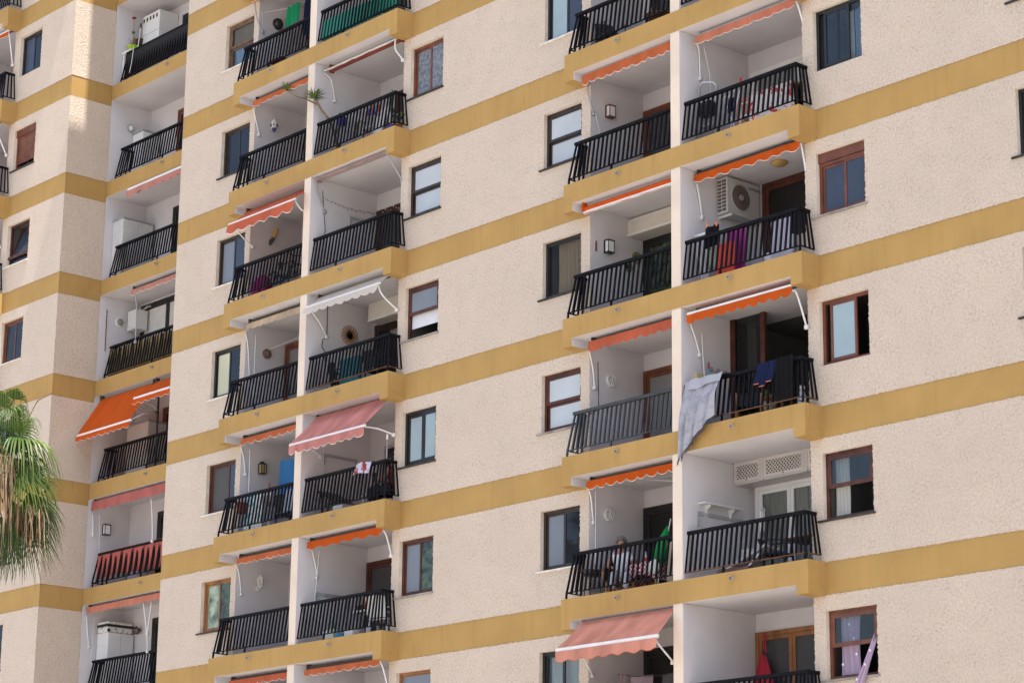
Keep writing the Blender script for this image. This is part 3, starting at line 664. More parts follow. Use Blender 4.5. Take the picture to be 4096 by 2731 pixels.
# left stack, right bays
awning('rolled up dark red awning behind a thin white bar over the potted yucca', A0+3.42, A0+6.1, 3, ROLLRED, -.24, 7.80, .02, style='flat', roll=(-.06, 7.83), bar=.032, barmat=SILLW, roller=ROLLRED, barx=(A0+3.40, A0+6.05), arms=[larm(A0+3.3, -.2, 7.77, .01, 7.63, .14, 7.18), [(A0+6.06, -.24, 7.78), (A0+6.05, -.22, 7.55), (A0+6.1, -.04, 7.34)]], seed=3)
CASS = mat('cassette_grey', (.24, .19, .18), .5, .05)
t = awning('closed grey awning cassette over the string lights', A0+3.36, A0+6.08, 2, PALE, -.36, 5.12, .03, style='flat', roll=(-.27, 5.11), bar=.06, barmat=CASS, roller=CASS, arms=[larm(A0+3.3, -.32, 5.05, -.27, 4.84, -.04, 4.42), [(A0+5.98, -.34, 5.08), (A0+6.02, -.2, 4.85), (A0+6.1, .02, 4.5)]], armmat=GREYM, seed=4)
awning('white scalloped awning on a white bar over the rattan mirror', A0+3.40, A0+6.12, 1, CREAM, -.56, 2.0, .165, .29, .05, roll=(-.15, 2.28), bar=.045, sheet=True, arms=[[(A0+3.5, -.5, 1.97), (A0+3.42, -.16, 1.74), (A0+3.34, .12, 1.46)], [(A0+6.06, -.54, 1.97), (A0+6.04, -.4, 1.77), (A0+6.1, -.04, 1.5)]], roller=GAPSHADE, seed=6)
awning('faded pink awning fully let out over the balcony with the dark lounger', A0+3.42, A0+6.14, 0, PINK2, -.87, -1.235, .22, .30, .06, roll=(-.1, -.49), bar=.06, sheet=True, sag=.02, arms=[[(A0+3.6, -.8, -1.26), (A0+3.5, -.33, -1.25), (A0+3.34, .06, -1.32)], [(A0+6.1, -.84, -1.26), (A0+6.06, -.45, -1.23), (A0+6.1, -.04, -1.3)]], seed=8)
awning('orange awning above the white plastic table and chair', A0+3.42, A0+6.1, -1, OR1, -.26, -3.33, .19, .45, .05, 'wave', arms=[larm(A0+3.3, -.1, -3.48, .03, -3.87, .07, -4.06), [(A0+6.08, -.24, -3.42), (A0+6.07, -.14, -3.53), (A0+6.1, -.02, -3.93)]], seed=10, trim=OR1)
awning('orange scalloped awning cut by the bottom edge, right of the left stack pillar', A0+3.45, A0+6.1, -2, OR2, -.26, -6.16, .16, .28, .05, arms=[[(A0+6.08, -.24, -6.2), (A0+6.07, -.14, -6.35), (A0+6.1, -.02, -6.75)]], seed=13)
# right stack, left bays
awning('pale orange scalloped awning above the brown box lamp', .33, 3.04, 2, OR2, -.25, 5.12, .235, .255, .055, roll=(-.1, 5.13), roller=mat('roller_cover', (.40, .34, .31), .7, .05), arms=[larm(.3, -.1, 5.0, -.12, 4.8, .06, 4.4)], armmat=GREYM, seed=21)
awning('orange awning rolled tight above a white bar over the green plates', .40, 3.04, 1, OR1, -.28, 2.18, .02, style='flat', roll=(-.27, 2.24), bar=.07, roller=OR1, seed=22)
awning('coral scalloped awning above the round wall light and brown door', .55, 3.04, 0, CORAL, -.24, -.52, .22, .255, .055, arms=[larm(.3, -.05, -.66, .05, -1.0, .11, -1.34)], seed=23, trim=CORAL)
awning('orange scalloped awning above the seated woman in white', .52, 3.04, -1, OR1, -.24, -3.32, .19, .29, .07, roller=GAPSHADE, arms=[larm(.3, -.05, -3.45, .01, -3.6, .09, -4.05)], seed=24)
awning('large salmon awning fully let out at the bottom, laundry beneath', .42, 3.04, -2, SALM, -1.02, -6.68, .235, .38, .045, 'wave', roll=(-.28, -6.09), bar=.075, sheet=True, sag=.025, barx=(.49, 3.22), arms=[[(1.05, -.9, -6.72), (.7, -.4, -6.9), (.34, .08, -7.03)], [(3.15, -.98, -6.7), (2.98, -.75, -6.78), (2.9, -.3, -7.05)]], roller=GREYM, seed=25, trim=OR2)
# right stack, right bays
awning('faded salmon awning above the ladder and patterned cloth', 3.50, 6.10, 2, OR3, -.17, 5.05, .19, .26, .035, arms=[larm(3.3, .0, 4.98, .06, 4.83, .1, 4.32), [(6.08, -.15, 5.0), (6.08, -.05, 4.85), (6.1, .05, 4.5)]], seed=26, roller=GREYM)
awning('bright orange awning with wavy hem above the air conditioner', 3.38, 6.10, 1, OR1, -.12, 2.25, .19, .36, .05, 'wave', arms=[larm(3.3, -.05, 2.1, .02, 1.9, .12, 1.48), [(6.09, -.1, 2.2), (6.09, -.05, 2.05), (6.1, .05, 1.5)]], seed=27)
awning('orange awning on a white bar above the hanging grey shawl', 3.42, 6.09, 0, OR1, -.40, -.57, .185, .27, .065, roll=(-.12, -.50), bar=.05, arms=[larm(3.3, -.25, -.72, -.1, -1.0, .02, -1.26), [(6.09, -.4, -.68), (6.09, -.28, -.73), (6.1, -.05, -1.29)]], seed=28, trim=OR1, sheet=True)
awning('salmon awning edge at the top of the picture, right stack', 3.4, 6.1, 3, OR3, -.2, 7.8, .2, seed=29)
# recess
awning('folded pink awning with a white bar above the pale wardrobe', -19.3, -15.0, 3, PALE, 1.22, 7.86, .21, .35, .06, 'lobe', roll=(1.5, 7.90), bar=.09, seed=31, trim=PALE, sheet=True)
awning('thin pale pink scalloped awning above the white water heater', -19.15, -15.0, 2, PALE, 1.42, 5.06, .17, .26, .05, arms=[[(-18.95, 1.42, 4.95), (-18.85, 1.43, 4.5), (-18.84, 1.45, 3.6)]], armmat=GREYM, seed=32)
awning('long bright orange awning fully let out in the recess', -20.32, -17.72, 1, OR1, .72, 1.17, .17, .30, .05, 'wave', roll=(1.42, 2.24), bar=.07, sheet=True, sag=.0, arms=[[(-17.8, .75, 1.17), (-17.5, 1.0, 1.35), (-17.62, 1.45, 1.5)]], armmat=GREYM, seed=33)
awning('second orange awning let out less far, behind the main block edge', -17.66, -15.0, 1, OR1, .74, 1.72, .17, .30, .05, 'wave', roll=(1.42, 2.24), bar=.07, sheet=True, sag=.0, arms=[[(-17.5, .8, 1.68), (-17.4, 1.2, 1.55), (-17.62, 1.45, 1.5)]], armmat=GREYM, seed=34)
awning('long faded pink awning above the coral railing cloth', -20.36, -15.0, 0, PINK, 1.34, -.50, .27, .26, .04, arms=[larm(-20.49, 1.4, -.8, 1.44, -1.0, 1.47, -1.34), [(-17.62, 1.4, -.8), (-17.52, 1.4, -1.3), (-17.49, 1.42, -1.9)]], seed=35, trim=PINK)
awning('pale coral zigzag awning above the patterned suitcase', -20.33, -15.0, -1, OR3, 1.34, -3.30, .20, .24, .06, 'zig', arms=[larm(-20.49, 1.4, -3.5, 1.46, -3.9, 1.54, -4.28), [(-17.7, 1.38, -3.45), (-17.5, 1.4, -4.25), (-17.46, 1.42, -4.7)], [(-17.35, 1.4, -3.45), (-17.47, 1.4, -4.25)]], seed=36, trim=OR3)
# wing, far left
awning('dark orange awning edge behind the upper left balcony corner', L0+3.4, L0+6.1, 5, OR1, -.25, 13.40, .14, style='flat', roll=(-.1, 13.45), bar=.06, arms=[[(L0+6.08, -.24, 13.35), (L0+6.09, -.2, 13.2), (L0+6.1, -.05, 12.4)]], seed=41)
awning('bright orange awning edge with a short white arm on the far left wing', L0+3.4, L0+6.12, 4, OR1, -.5, 10.42, .2, .4, .05, 'wave', roll=(-.2, 10.7), sheet=True, arms=[[(L0+6.06, -.5, 10.45), (L0+6.07, -.4, 10.35), (L0+6.1, -.05, 9.7)]], seed=42)
awning('orange awning corner at the left edge, third balcony of the wing', L0+3.4, L0+6.1, 3, OR1, -.3, 7.75, .2, seed=43, arms=[[(L0+6.06, -.3, 7.7), (L0+6.07, -.2, 7.5), (L0+6.1, -.05, 7.0)]])

# ------------------------------------------------------------------ wall lights and small wall things
LG = 'wall lights on the balcony side walls'
def box_lamp(label, x, y, z, fm, h=.26, w=.16):
    t = thing('wall_lamp', label, 'wall lamp', (x, y, z-h/2), LG); d = .13; s = .012
    mb = MB(); mb.box(x, x+.02, y-w/2-.01, y+w/2+.01, z-h/2-.01, z+h/2+.01)
    for a, b in ((x+d, y-w/2), (x+d, y+w/2), (x+.03, y-w/2), (x+.03, y+w/2)): mb.box(a-s/2, a+s/2, b-s/2, b+s/2, z-h/2, z+h/2)
    for q in (z-h/2, z+h/2): mb.box(x+.021, x+d+.01, y-w/2-.01, y+w/2+.01, q-.012, q+.012)
    mb.build('lamp_frame', fm, t); MB().box(x+.025, x+d-.004, y-w/2+.004, y+w/2-.004, z-h/2+.013, z+h/2-.013).build('diffuser', mat('opal', (.72, .72, .72), .3, .02), t)
box_lamp('brown framed box lamp on the white side wall, right stack', .30, .50, 4.53, FRED, .24); box_lamp('black framed box lamp beside the wooden thermometer', .30, .47, 1.63, FBLACK, .25)
box_lamp('dark framed box lamp in the recess above the coral railing cloth', -20.488, 1.85, -1.17, FDBROWN, .26, .17)
def bulkhead(label, x, y, z, r, rim=WHITEP, glass=None, ribs=True):
    t = thing('wall_lamp', label, 'wall lamp', (x, y, z-r), LG)
    MB().lathe([(r, 0), (r, .03), (r*.86, .06), (r*.80, .05)], (x, y, z), 'x', 20).build('lamp_rim', rim, t, True)
    MB().lathe([(r*.79, .03), (r*.7, .07), (r*.4, .095), (.005, .10)], (x, y, z), 'x', 18).build('diffuser', glass or mat('lamp_glass_grey', (.34, .34, .33), .3, .05), t, True)
    if ribs:
        mb = MB()
        for d in (-.35, 0, .35): mb.tube([(x+.05, y+d*r, z-.9*r), (x+.105, y+d*r, z-.5*r), (x+.115, y+d*r, z), (x+.105, y+d*r, z+.5*r), (x+.05, y+d*r, z+.9*r)], .008, 6)
        mb.build('lamp_guard', rim, t)
bulkhead('round white bulkhead light with a guard above the grey railing', .30, .57, -1.13, .13); bulkhead('round white bulkhead light above the seated woman', .30, .51, -3.85, .13)
bulkhead('round ring light in the recess beside the low cabinet', -20.488, 1.94, 10.11, .11, GREYM, mat('opal', (.72, .72, .72), .3, .02), False)
bulkhead('brown disc light beside the red brown door frame', A0+.30, .62, 1.73, .12, mat('disc_brown', (.20, .12, .09), .6, .1), mat('disc_brown', (.2, .12, .09), .6, .1), False)
bulkhead('dark round wall fan light beside the green laundry', A0+.30, .56, 10.13, .15, FBLACK, DG)
bulkhead('round grey vent cap left of the water heater', -20.488, 1.93, 4.54, .13, WHITEP, mat('vent_grey', (.22, .21, .20), .6, .1), False)
def lantern(label, p, h, r, fm, gm, side=(1, 0), bracket=True):
    x, y, z = p; t = thing('wall_lantern', label, 'wall lantern', (x, y, z-h/2), LG); cx, cy = x+side[0]*(r+.05), y+side[1]*(r+.05)
    mb = MB(); mb.lathe([(r*.55, -h*.30), (r*.62, -h*.27)], (cx, cy, z), 'z', 6)
    for j in range(6):
        a = 2*math.pi*j/6; mb.bar((cx+r*.6*math.cos(a), cy+r*.6*math.sin(a), z-h*.28), (cx+r*math.cos(a), cy+r*math.sin(a), z+h*.17), .012, .012)
    mb.lathe([(r*1.12, h*.17), (r*1.05, h*.20), (r*.45, h*.36), (r*.2, h*.40), (.004, h*.5)], (cx, cy, z), 'z', 6)
    if bracket: mb.tube([(cx, cy, z-h*.28), (cx, cy, z-h*.38), (x+side[0]*.03, y+side[1]*.03, z-h*.48), (x+side[0]*.012, y+side[1]*.012, z-h*.32)], .012, 6); mb.box(x-.02 if side[1] else x, x+.02, y-.03, y+.03 if not side[1] else y+.0, z-h*.52, z-h*.2)
    mb.build('lantern_frame', fm, t)
    MB().lathe([(r*.54, -h*.265), (r*.9, h*.165)], (cx, cy, z), 'z', 6).build('lantern_glass', gm, t)
lantern('white carriage lantern on the bare balcony side wall', (A0+.30, .60, -3.76), .38, .09, WHITEP, mat('lantern_glass_grey', (.4, .4, .38), .2, .05))
lantern('black lantern with smoky glass beside the suitcase', (-19.66, 2.6, -3.86), .28, .10, FBLACK, mat('lantern_smoky', (.22, .17, .12), .2, .1), (0, -1), False)
t = thing('wall_lantern', 'black lantern with yellow glass left of the blue towel', 'wall lantern', (A0+.30, .56, -1.2), LG); mb = MB(); x, y, z = A0+.40, .56, -1.07
mb.box(x-.07, x+.07, y-.075, y+.075, z-.14, z-.125); mb.box(x-.075, x+.075, y-.085, y+.085, z+.085, z+.10); mb.lathe([(.11, .10), (.05, .15), (.01, .16)], (x, y, z), 'z', 4); mb.box(A0+.30, A0+.33, y-.05, y+.05, z-.05, z+.06)
for a, b in ((-.065, -.07), (.065, -.07), (-.065, .07), (.065, .07), (.066, 0)): mb.box(x+a-.007, x+a+.007, y+b-.007, y+b+.007, z-.125, z+.085)
mb.build('lantern_frame', FBLACK, t); MB().box(x-.055, x+.055, y-.062, y+.062, z-.124, z+.084).build('lantern_glass', mat('lantern_yellow', (.42, .32, .14), .3, .1), t)
t = thing('wall_lantern', 'blue and white ceramic lantern on the side wall', 'wall lantern', (A0+.30, .5, 7.26), LG); o_ = (A0+.41, .5, 7.27); CER = mat('ceramic', (.70, .69, .70), .25, .05); CBL = mat('ceramic_blue', (.06, .06, .22), .3, .2)
MB().lathe([(.045, .10), (.075, .11), (.085, .20), (.085, .24), (.07, .28), (.03, .32), (.015, .35)], o_, 'z', 12).build('lantern_body', CER, t, True)
MB().lathe([(.004, 0), (.03, .02), (.05, .07), (.046, .10)], o_, 'z', 12).build('lantern_base', CBL, t, True)
mb = MB()
for j in range(8):
    a = 2*math.pi*j/8; mb.bar((o_[0]+.083*math.cos(a), o_[1]+.083*math.sin(a), o_[2]+.13), (o_[0]+.09*math.cos(a), o_[1]+.09*math.sin(a), o_[2]+.19), .028, .008)
mb.build('lantern_opening', CBL, t); MB().box(A0+.30, A0+.345, .47, .53, 7.36, 7.5).build('bracket', CER, t)
t = thing('wall_sconce', 'slanting bamboo and black torch sconce on the side wall', 'wall lamp', (A0+.30, .58, 4.42), LG)
MB().tube([(A0+.34, .56, 4.42), (A0+.42, .60, 4.60)], [.03, .045], 10).build('torch_base', FBLACK, t); MB().tube([(A0+.42, .60, 4.60), (A0+.50, .64, 4.82)], [.047, .055], 10).build('torch_body', mat('bamboo', (.42, .25, .09), .5, .15), t); MB().box(A0+.30, A0+.40, .56, .61, 4.5, 4.56).build('bracket', FBLACK, t)
one(MB().box(.30, .318, .145, .185, 1.49, 1.66).box(.3005, .322, .15, .18, 1.66, 1.70), 'thermometer', FWOOD, 'small wooden thermometer strip left of the black box lamp', 'thermometer')
PL = mat('glazed_plate', (.22, .23, .12), .3, .2); PLD = mat('glazed_plate_dark', (.03, .035, .035), .3, .2)
for (y, z, r, lb) in ((1.27, 1.57, .135, 'larger round decorated plate hung by the black door'), (1.03, 1.34, .125, 'smaller green plate half hidden by the handrail')):
    t = thing('wall_plate', lb, 'wall plate', (.30, y, z-r), 'decorated plates on the wall'); MB().lathe([(r*.6, 0), (r, .03), (r*.98, .035), (r*.62, .02)], (.302, y, z), 'x', 24).build('plate_rim', PL, t, True); MB().lathe([(r*.62, .015), (r*.3, .024), (.004, .024)], (.302, y, z), 'x', 20).build('plate_centre', PLD, t, True)
RAT = mat('rattan', (.30, .15, .07), .7, .25, 9)
t = thing('rattan_mirror', 'round mirror with a looped rattan rim on the balcony wall', 'mirror', (A0+3.30, .79, 1.42)); c0 = Vector((A0+3.315, .79, 1.62)); mb = MB()
mb.lathe([(.14, 0), (.14, .03), (.10, .035), (.10, 0)], c0, 'x', 24)
mb.build('mirror_ring', RAT, t, True); mb = MB()
for j in range(16):
    a = 2*math.pi*j/16; cc = c0+Vector((.01, .185*math.cos(a), .185*math.sin(a))); mb.tube([cc+Vector((0, .05*math.cos(q*2*math.pi/10), .05*math.sin(q*2*math.pi/10))) for q in range(11)], .006, 5)
mb.build('rattan_loops', RAT, t); MB().lathe([(.099, .012), (.004, .013)], c0, 'x', 24).build('mirror_glass', PBLACK, t)
# cords and cables
CORD = mat('cord_white', (.7, .7, .68), .7, .03); CORDB = mat('cord_black', (.02, .02, .02), .6, .1)
def cord(label, pts, m, r=.007, nm='cord', g='cords hanging from the awnings'): one(MB().tube(pts, r, 6), nm, m, label, 'cord', g)
cord('white cord tied to the handrail below the brown box lamp arm', [(.36, .08, 4.4), (.35, .2, 4.05), (.33, .2, 3.75)], CORD); cord('black cable down the wall left of the round guard light', [(.312, .22, -.8), (.312, .24, -1.75), (.312, .12, -1.84), (.312, .0, -1.9)], CORDB)
cord('white cord above the ladder', [(3.42, .12, 4.95), (3.40, .3, 4.4), (3.40, .33, 3.7)], CORD); cord('white cord above the yellow box by the shawl', [(3.36, .05, -.85), (3.36, .08, -1.3), (3.40, .1, -2.0)], CORD, .012)
cord('black crank cable beside the rattan mirror', [(A0+3.34, .13, 2.25), (A0+3.34, .13, 1.45), (A0+3.34, .02, 1.38), (A0+3.34, .0, 1.2), (A0+3.34, .1, 1.1), (A0+3.34, .1, .8)], CORDB, .009); cord('dark cord hanging below the closed grey cassette', [(A0+3.33, -.12, 4.9), (A0+3.33, -.05, 4.3), (A0+3.33, .0, 3.95), (A0+3.33, -.06, 3.8), (A0+3.33, -.06, 3.6)], CORDB, .007)
cord('thin grey pole beside the green laundry', [(A0+.42, .02, 10.6), (A0+.42, .04, 9.2)], GREYM, .009); cord('white crank rod above the empty balcony rail in the left stack', [(A0+.42, .2, 2.1), (A0+.42, .2, 1.0), (A0+.42, .2, .6)], CORD, .01)
cord('white cord beside the yellow glass lantern', [(A0+.4, .18, -.7), (A0+.4, .2, -2.0)], CORD, .012); cord('thin wire under the pink awning', [(A0+3.36, .12, -.9), (A0+3.36, .14, -1.7), (A0+3.36, -.02, -1.82), (A0+3.36, -.1, -1.95)], CORD, .005)
cord('white cord above the wire dryer in the lower left stack', [(A0+3.36, .1, -3.45), (A0+3.36, .06, -4.06), (A0+3.36, -.0, -4.75)], CORD, .011); cord('white rod at the woman\'s left by the wall edge', [(.36, .12, -3.45), (.35, .13, -4.9)], CORD, .012)
cord('white cord in the recess left of the box lamp', [(-20.4, 1.6, -.8), (-20.35, 1.62, -1.9)], CORD, .008); cord('thin cord in the recess left of the suitcase', [(-20.4, 1.62, -3.5), (-20.42, 1.6, -4.7)], CORD, .006)
cord('white clothesline across the brown doorway', [(A0+.32, .62, 1.82), (A0+2.0, .5, 1.84), (A0+3.05, .4, 1.87)], CORD, .004, 'clothesline'); cord('clothesline holding the green and blue laundry', [(A0+.32, .1, 10.3), (A0+1.2, .4, 10.26), (A0+3.05, .4, 10.32)], CORD, .004, 'clothesline')
one(MB().tube([(-20.44, 1.5, 4.8), (-20.43, 1.5, 3.65)], .014, 6), 'brown_rod', FRED, 'thin brown rod standing in the recess by the vent cap', 'rod')
mb = MB(); rr = random.Random(4); pts = [(A0+3.315, -.09+1.6*u, 4.74-.22*math.sin(min(u*1.25, 1)*math.pi*.5)+.2*u+.012*math.sin(u*40)) for u in [i/40 for i in range(41)]]; mb.tube(pts, .004, 5)
for p in pts[::3]: mb.box(p[0]-.003, p[0]+.005, p[1]-.003, p[1]+.003, p[2]-.03-.03*rr.random(), p[2])
one(mb, 'string_lights', mat('string_light', (.16, .13, .12), .6, .1), 'string of small lights along the balcony wall', 'string lights')
mb = MB(); 
for i in range(9): mb.blob((A0+3.6+.1*i, 1.44, 4.67+.05*math.sin(i*1.9)), .017, 0, 1)
one(mb, 'string_lights', mat('bulb_white', (.7, .68, .66), .4, .02), 'row of little white bulbs over the dark balcony door', 'string lights')

# folding wall dryers
def dryer(label, x, y0, y1, z, n=6, out=.30, m=GREYM):
    t = thing('wall_dryer', label, 'clothes dryer', (x, (y0+y1)/2, z), 'folding wall dryers'); mb = MB()
    mb.box(x, x+.035, y0, y1, z-.03, z+.03); mb.box(x, x+.03, y0, y0+.03, z-.25, z-.031); mb.box(x, x+.03, y1-.03, y1, z-.25, z-.031)
    mb.build('dryer_frame', m, t); mb = MB()
    for i in range(n): mb.tube([(x+.04+.05*i, y0+.005, z-.02), (x+.04+.05*i, y0+.005, z-.22)], .005, 5)
    for q in (-.03, -.12, -.21): mb.tube([(x+.03, y0+.005, z+q), (x+.04+.05*(n-1), y0+.005, z+q)], .005, 5)
    mb.build('dryer_wires', m, t)
dryer('grey wall dryer under the white shelf', 3.30, -.06, 1.14, -4.31); dryer('grey wall dryer above the balcony of the dark lounger', A0+3.30, .16, 1.1, -1.27, 3); dryer('grey wall dryer behind the white table balcony', A0+3.30, .08, .95, -4.42); dryer('folded grey dryer below the string lights', A0+3.30, .7, 1.36, 4.45, 3)
t = thing('ceiling_dryer', 'folding dryer arm hung below the ceiling left of the pillar', 'clothes dryer', (2.2, .4, -3.5)); mb = MB(); mb.bar((1.55, .3, -3.36), (2.9, .25, -3.62), .03, .02); mb.bar((1.5, .5, -3.33), (2.9, .75, -3.36), .02, .02); mb.build('dryer_frame', GREYM, t)
mb = MB(); [mb.tube([(1.6+.2*i, .31, -3.38-.04*i), (1.6+.2*i, .55, -3.34)], .005, 5) for i in range(6)]; mb.build('dryer_wires', GREYM, t)
# shelf, hooks, boxes
t = thing('wall_shelf', 'white bracket shelf on the balcony wall', 'shelf', (3.30, .48, -4.13)); MB().box(3.302, 3.50, -.04, 1.0, -4.14, -4.115).build('board', WHITEP, t)
for y in (.14, .78):
    b = MB(); prof = [(0, 0), (.16, 0), (.13, -.05), (.08, -.07), (.06, -.13), (.02, -.20), (0, -.22)]
    for yy, s_ in ((y, 1), (y+.025, -1)):
        p = [(3.303+a, yy, -4.142+c) for a, c in prof]; b.face(p if s_ > 0 else p[::-1])
    for i in range(len(prof)): a, c = prof[i], prof[(i+1) % len(prof)]; b.face([(3.303+a[0], y, -4.142+a[1]), (3.303+a[0], y+.025, -4.142+a[1]), (3.303+c[0], y+.025, -4.142+c[1]), (3.303+c[0], y, -4.142+c[1])])
    b.build('bracket', WHITEP, t)
one(MB().box(3.301, 3.315, .28, .75, -1.515, -1.50).box(3.3155, 3.35, .31, .37, -1.53, -1.46).box(3.3155, 3.35, .49, .55, -1.53, -1.46).box(3.3155, 3.35, .67, .73, -1.53, -1.46), 'hook_rail', GREYM, 'three black hooks in a row on the wall by the broom', 'hook rail')
one(MB().box(3.301, 3.38, -.11, .10, -1.80, -1.65).box(3.381, 3.386, -.09, .08, -1.73, -1.72), 'junction_box', mat('box_yellow', (.52, .44, .22), .6, .05), 'pale yellow box on the wall above the grey shawl', 'box', bevel=.005)
t = thing('broom', 'blue broom with a red grip leaning on the wall', 'broom', (3.42, .16, -2.8)); MB().tube([(3.46, .14, -2.86), (3.40, .19, -1.52)], .014, 8).build('handle', mat('broom_blue', (.05, .30, .42), .4, .05), t); MB().tube([(3.40, .19, -1.52), (3.395, .195, -1.40)], .018, 8).build('grip', mat('broom_red', (.40, .02, .03), .4, .05), t); MB().box(3.40, 3.54, .08, .2, -2.88, -2.80).build('brush', mat('broom_brush', (.2, .05, .05), .8), t)
# lattice cabinets above the white door
t = thing('lattice_cabinet', 'white wall cabinets with lattice doors under the balcony ceiling', 'cabinet', (4.7, 1.2, -3.66)); z0, z1, yf = -3.62, -3.235, .92; mb = MB()
mb.box(3.302, 6.098, yf+.03, 1.498, z0-.03, z0); mb.box(3.302, 6.098, yf+.03, 1.498, z1, z1+.02); mb.box(3.302, 6.098, yf+.06, yf+.08, z0, z1, 1)  # black sheet close behind the lattice stands in for the shaded inside
mb.build('cabinet_body', [CABIN, DBK], t)
for a, c in ((3.32, 4.0), (4.08, 5.10), (5.18, 6.08)):
    mb = MB(); s = .065; y = yf
    mb.box(a, a+s, y, y+.025, z0, z1); mb.box(c-s, c, y, y+.025, z0, z1); mb.box(a+s, c-s, y, y+.025, z0, z0+s); mb.box(a+s, c-s, y, y+.025, z1-s, z1)
    xa, xb, za, zb = a+s, c-s, z0+s, z1-s; pit = .078; hgt = zb-za
    d = xa-hgt
    while d < xb:
        for sg in (0, 1):
            p0, p1 = Vector((d, 0, za)), Vector((d+hgt, 0, zb))
            t0 = max(0, (xa-d)/hgt); t1 = min(1, (xb-d)/hgt)
            if t1-t0 > .04:
                q0, q1 = p0.lerp(p1, t0), p0.lerp(p1, t1)
                if sg: q0.z, q1.z = za+zb-q0.z, za+zb-q1.z
                q0.y = q1.y = y+.006+.007*sg; mb.bar(q0, q1, .020, .006, 0, (0, 0, 1))
        d += pit
    mb.build('lattice_door', CABIN, t); MB().blob(((a+c)/2, y-.012, z0+.03), .014, 0, 1).build('knob', FBLACK, t)
for x in (4.03, 5.13): MB().box(x-.04, x+.04, yf, yf+.03, z0-.029, z1+.019).build('upright', CABIN, t)
one(MB().tube([(3.62, 1.30, -4.18), (3.60, 1.30, -4.10), (3.66, 1.32, -4.06), (3.72, 1.32, -4.10), (3.72, 1.30, -4.5)], .012, 6).tube([(3.66, 1.3, -4.15), (3.66, 1.3, -4.55)], .045, 8, 0), 'paper_towel_holder', WHITEP, 'white paper roll holder on the wall left of the curtained door', 'holder')
# roller shutter boxes
t = thing('shutter_box', 'beige roller shutter box above the black balcony door', 'shutter box', (1.6, 1.2, 1.98)); MB().box(.302, 3.04, 1.04, 1.498, 1.975, 2.335).build('housing', mat('box_beige', (.60, .56, .50), .6, .03), t, bevel=.006)
MB().box(.42, 3.035, 1.032, 1.038, 2.04, 2.27).build('cover_panel', mat('box_beige2', (.54, .50, .45), .6, .03), t); MB().box(.302, 3.04, 1.02, 1.039, 1.985, 2.01).build('lip', WHITEP, t)
t = thing('shutter_box', 'plain beige shutter box right of the rattan mirror', 'shutter box', (A0+4.4, 1.25, 1.95)); MB().box(A0+3.62, A0+6.08, 1.08, 1.498, 1.93, 2.365).build('housing', mat('box_beige', (.60, .56, .50), .6, .03), t, bevel=.006); MB().box(A0+3.62, A0+6.08, 1.06, 1.079, 1.94, 1.965).build('lip', WHITEP, t)
# air conditioner
t = thing('air_conditioner', 'white outdoor air conditioner unit hung high on the balcony wall', 'air conditioner', (3.6, 1.1, 1.55)); X0, X1, Y0, Y1, Z0, Z1 = 3.33, 3.62, .52, 1.42, 1.60, 2.33; ACW = mat('ac_white', (.46, .45, .44), .4, .03); ACD = mat('ac_dark', (.10, .085, .08), .5, .1)
MB().box(X0, X1, Y0, Y1, Z0, Z1).build('housing', ACW, t, bevel=.012)
mb = MB(); 
for i in range(9):
    for j in range(2): mb.box(X0+.03+.125*j, X0+.03+.125*j+.105, Y0-.004, Y0+.001, Z0+.05+.072*i, Z0+.05+.072*i+.052)
mb.build('side_grille', ACD, t); c0 = Vector((X1+.001, .90, 1.97))
MB().lathe([(.275, 0), (.285, .012), (.26, .02), (.255, .0)], c0, 'x', 36).build('fan_ring', ACW, t, True); MB().lathe([(.258, .002), (.004, .003)], c0, 'x', 36).build('fan_well', mat('ac_fan_well', (.20, .165, .155), .6, .1), t); MB().lathe([(.06, .004), (.055, .03), (.004, .034)], c0, 'x', 20).build('fan_hub', mat('ac_hub', (.33, .30, .29), .5), t)
mb = MB()
for j in range(40):
    a = 2*math.pi*j/40; mb.bar(c0+Vector((.014, .06*math.cos(a), .06*math.sin(a))), c0+Vector((.014, .257*math.cos(a), .257*math.sin(a))), .004, .004)
for r_ in (.11, .16, .21): mb.tube([c0+Vector((.016, r_*math.cos(q*math.pi/16), r_*math.sin(q*math.pi/16))) for q in range(33)], .003, 4)
mb.build('fan_guard', ACD, t)
cu = bpy.data.curves.new('lettering', 'FONT'); cu.body = 'SAMSUNG'; cu.size = .075; cu.extrude = .001; cu.align_x = 'CENTER'; tm = bpy.data.objects.new('lettering', cu); COL.objects.link(tm)
lm = bpy.data.meshes.new_from_object(tm.evaluated_get(bpy.context.evaluated_depsgraph_get())); bpy.data.objects.remove(tm); tm = bpy.data.objects.new('lettering', lm); COL.objects.link(tm)
tm.parent = t; tm.location = Vector((X1+.003, 1.285, 2.19))-ORG[t.name]; tm.rotation_euler = (R(90), 0, R(90)); lm.materials.clear(); lm.materials.append(mat('letter_blue', (.05, .06, .16), .5))
MB().box(X1+.0005, X1+.003, 1.17, 1.175, 1.64, 2.1).build('seam', GREYM, t)
for y in (.60, 1.32): MB().box(3.30, X1+.02, y, y+.04, Z0-.05, Z0-.004).build('bracket', SILLW, t)
one(MB().lathe([(.17, 0), (.165, -.03), (.12, -.065), (.05, -.085), (.004, -.088)], (4.78, .74, 2.37), 'z', 24), 'ceiling_lamp', mat('ceiling_lamp_amber', (.42, .27, .10), .35, .1), 'round amber ceiling lamp on the balcony ceiling', 'ceiling lamp', smooth=True)
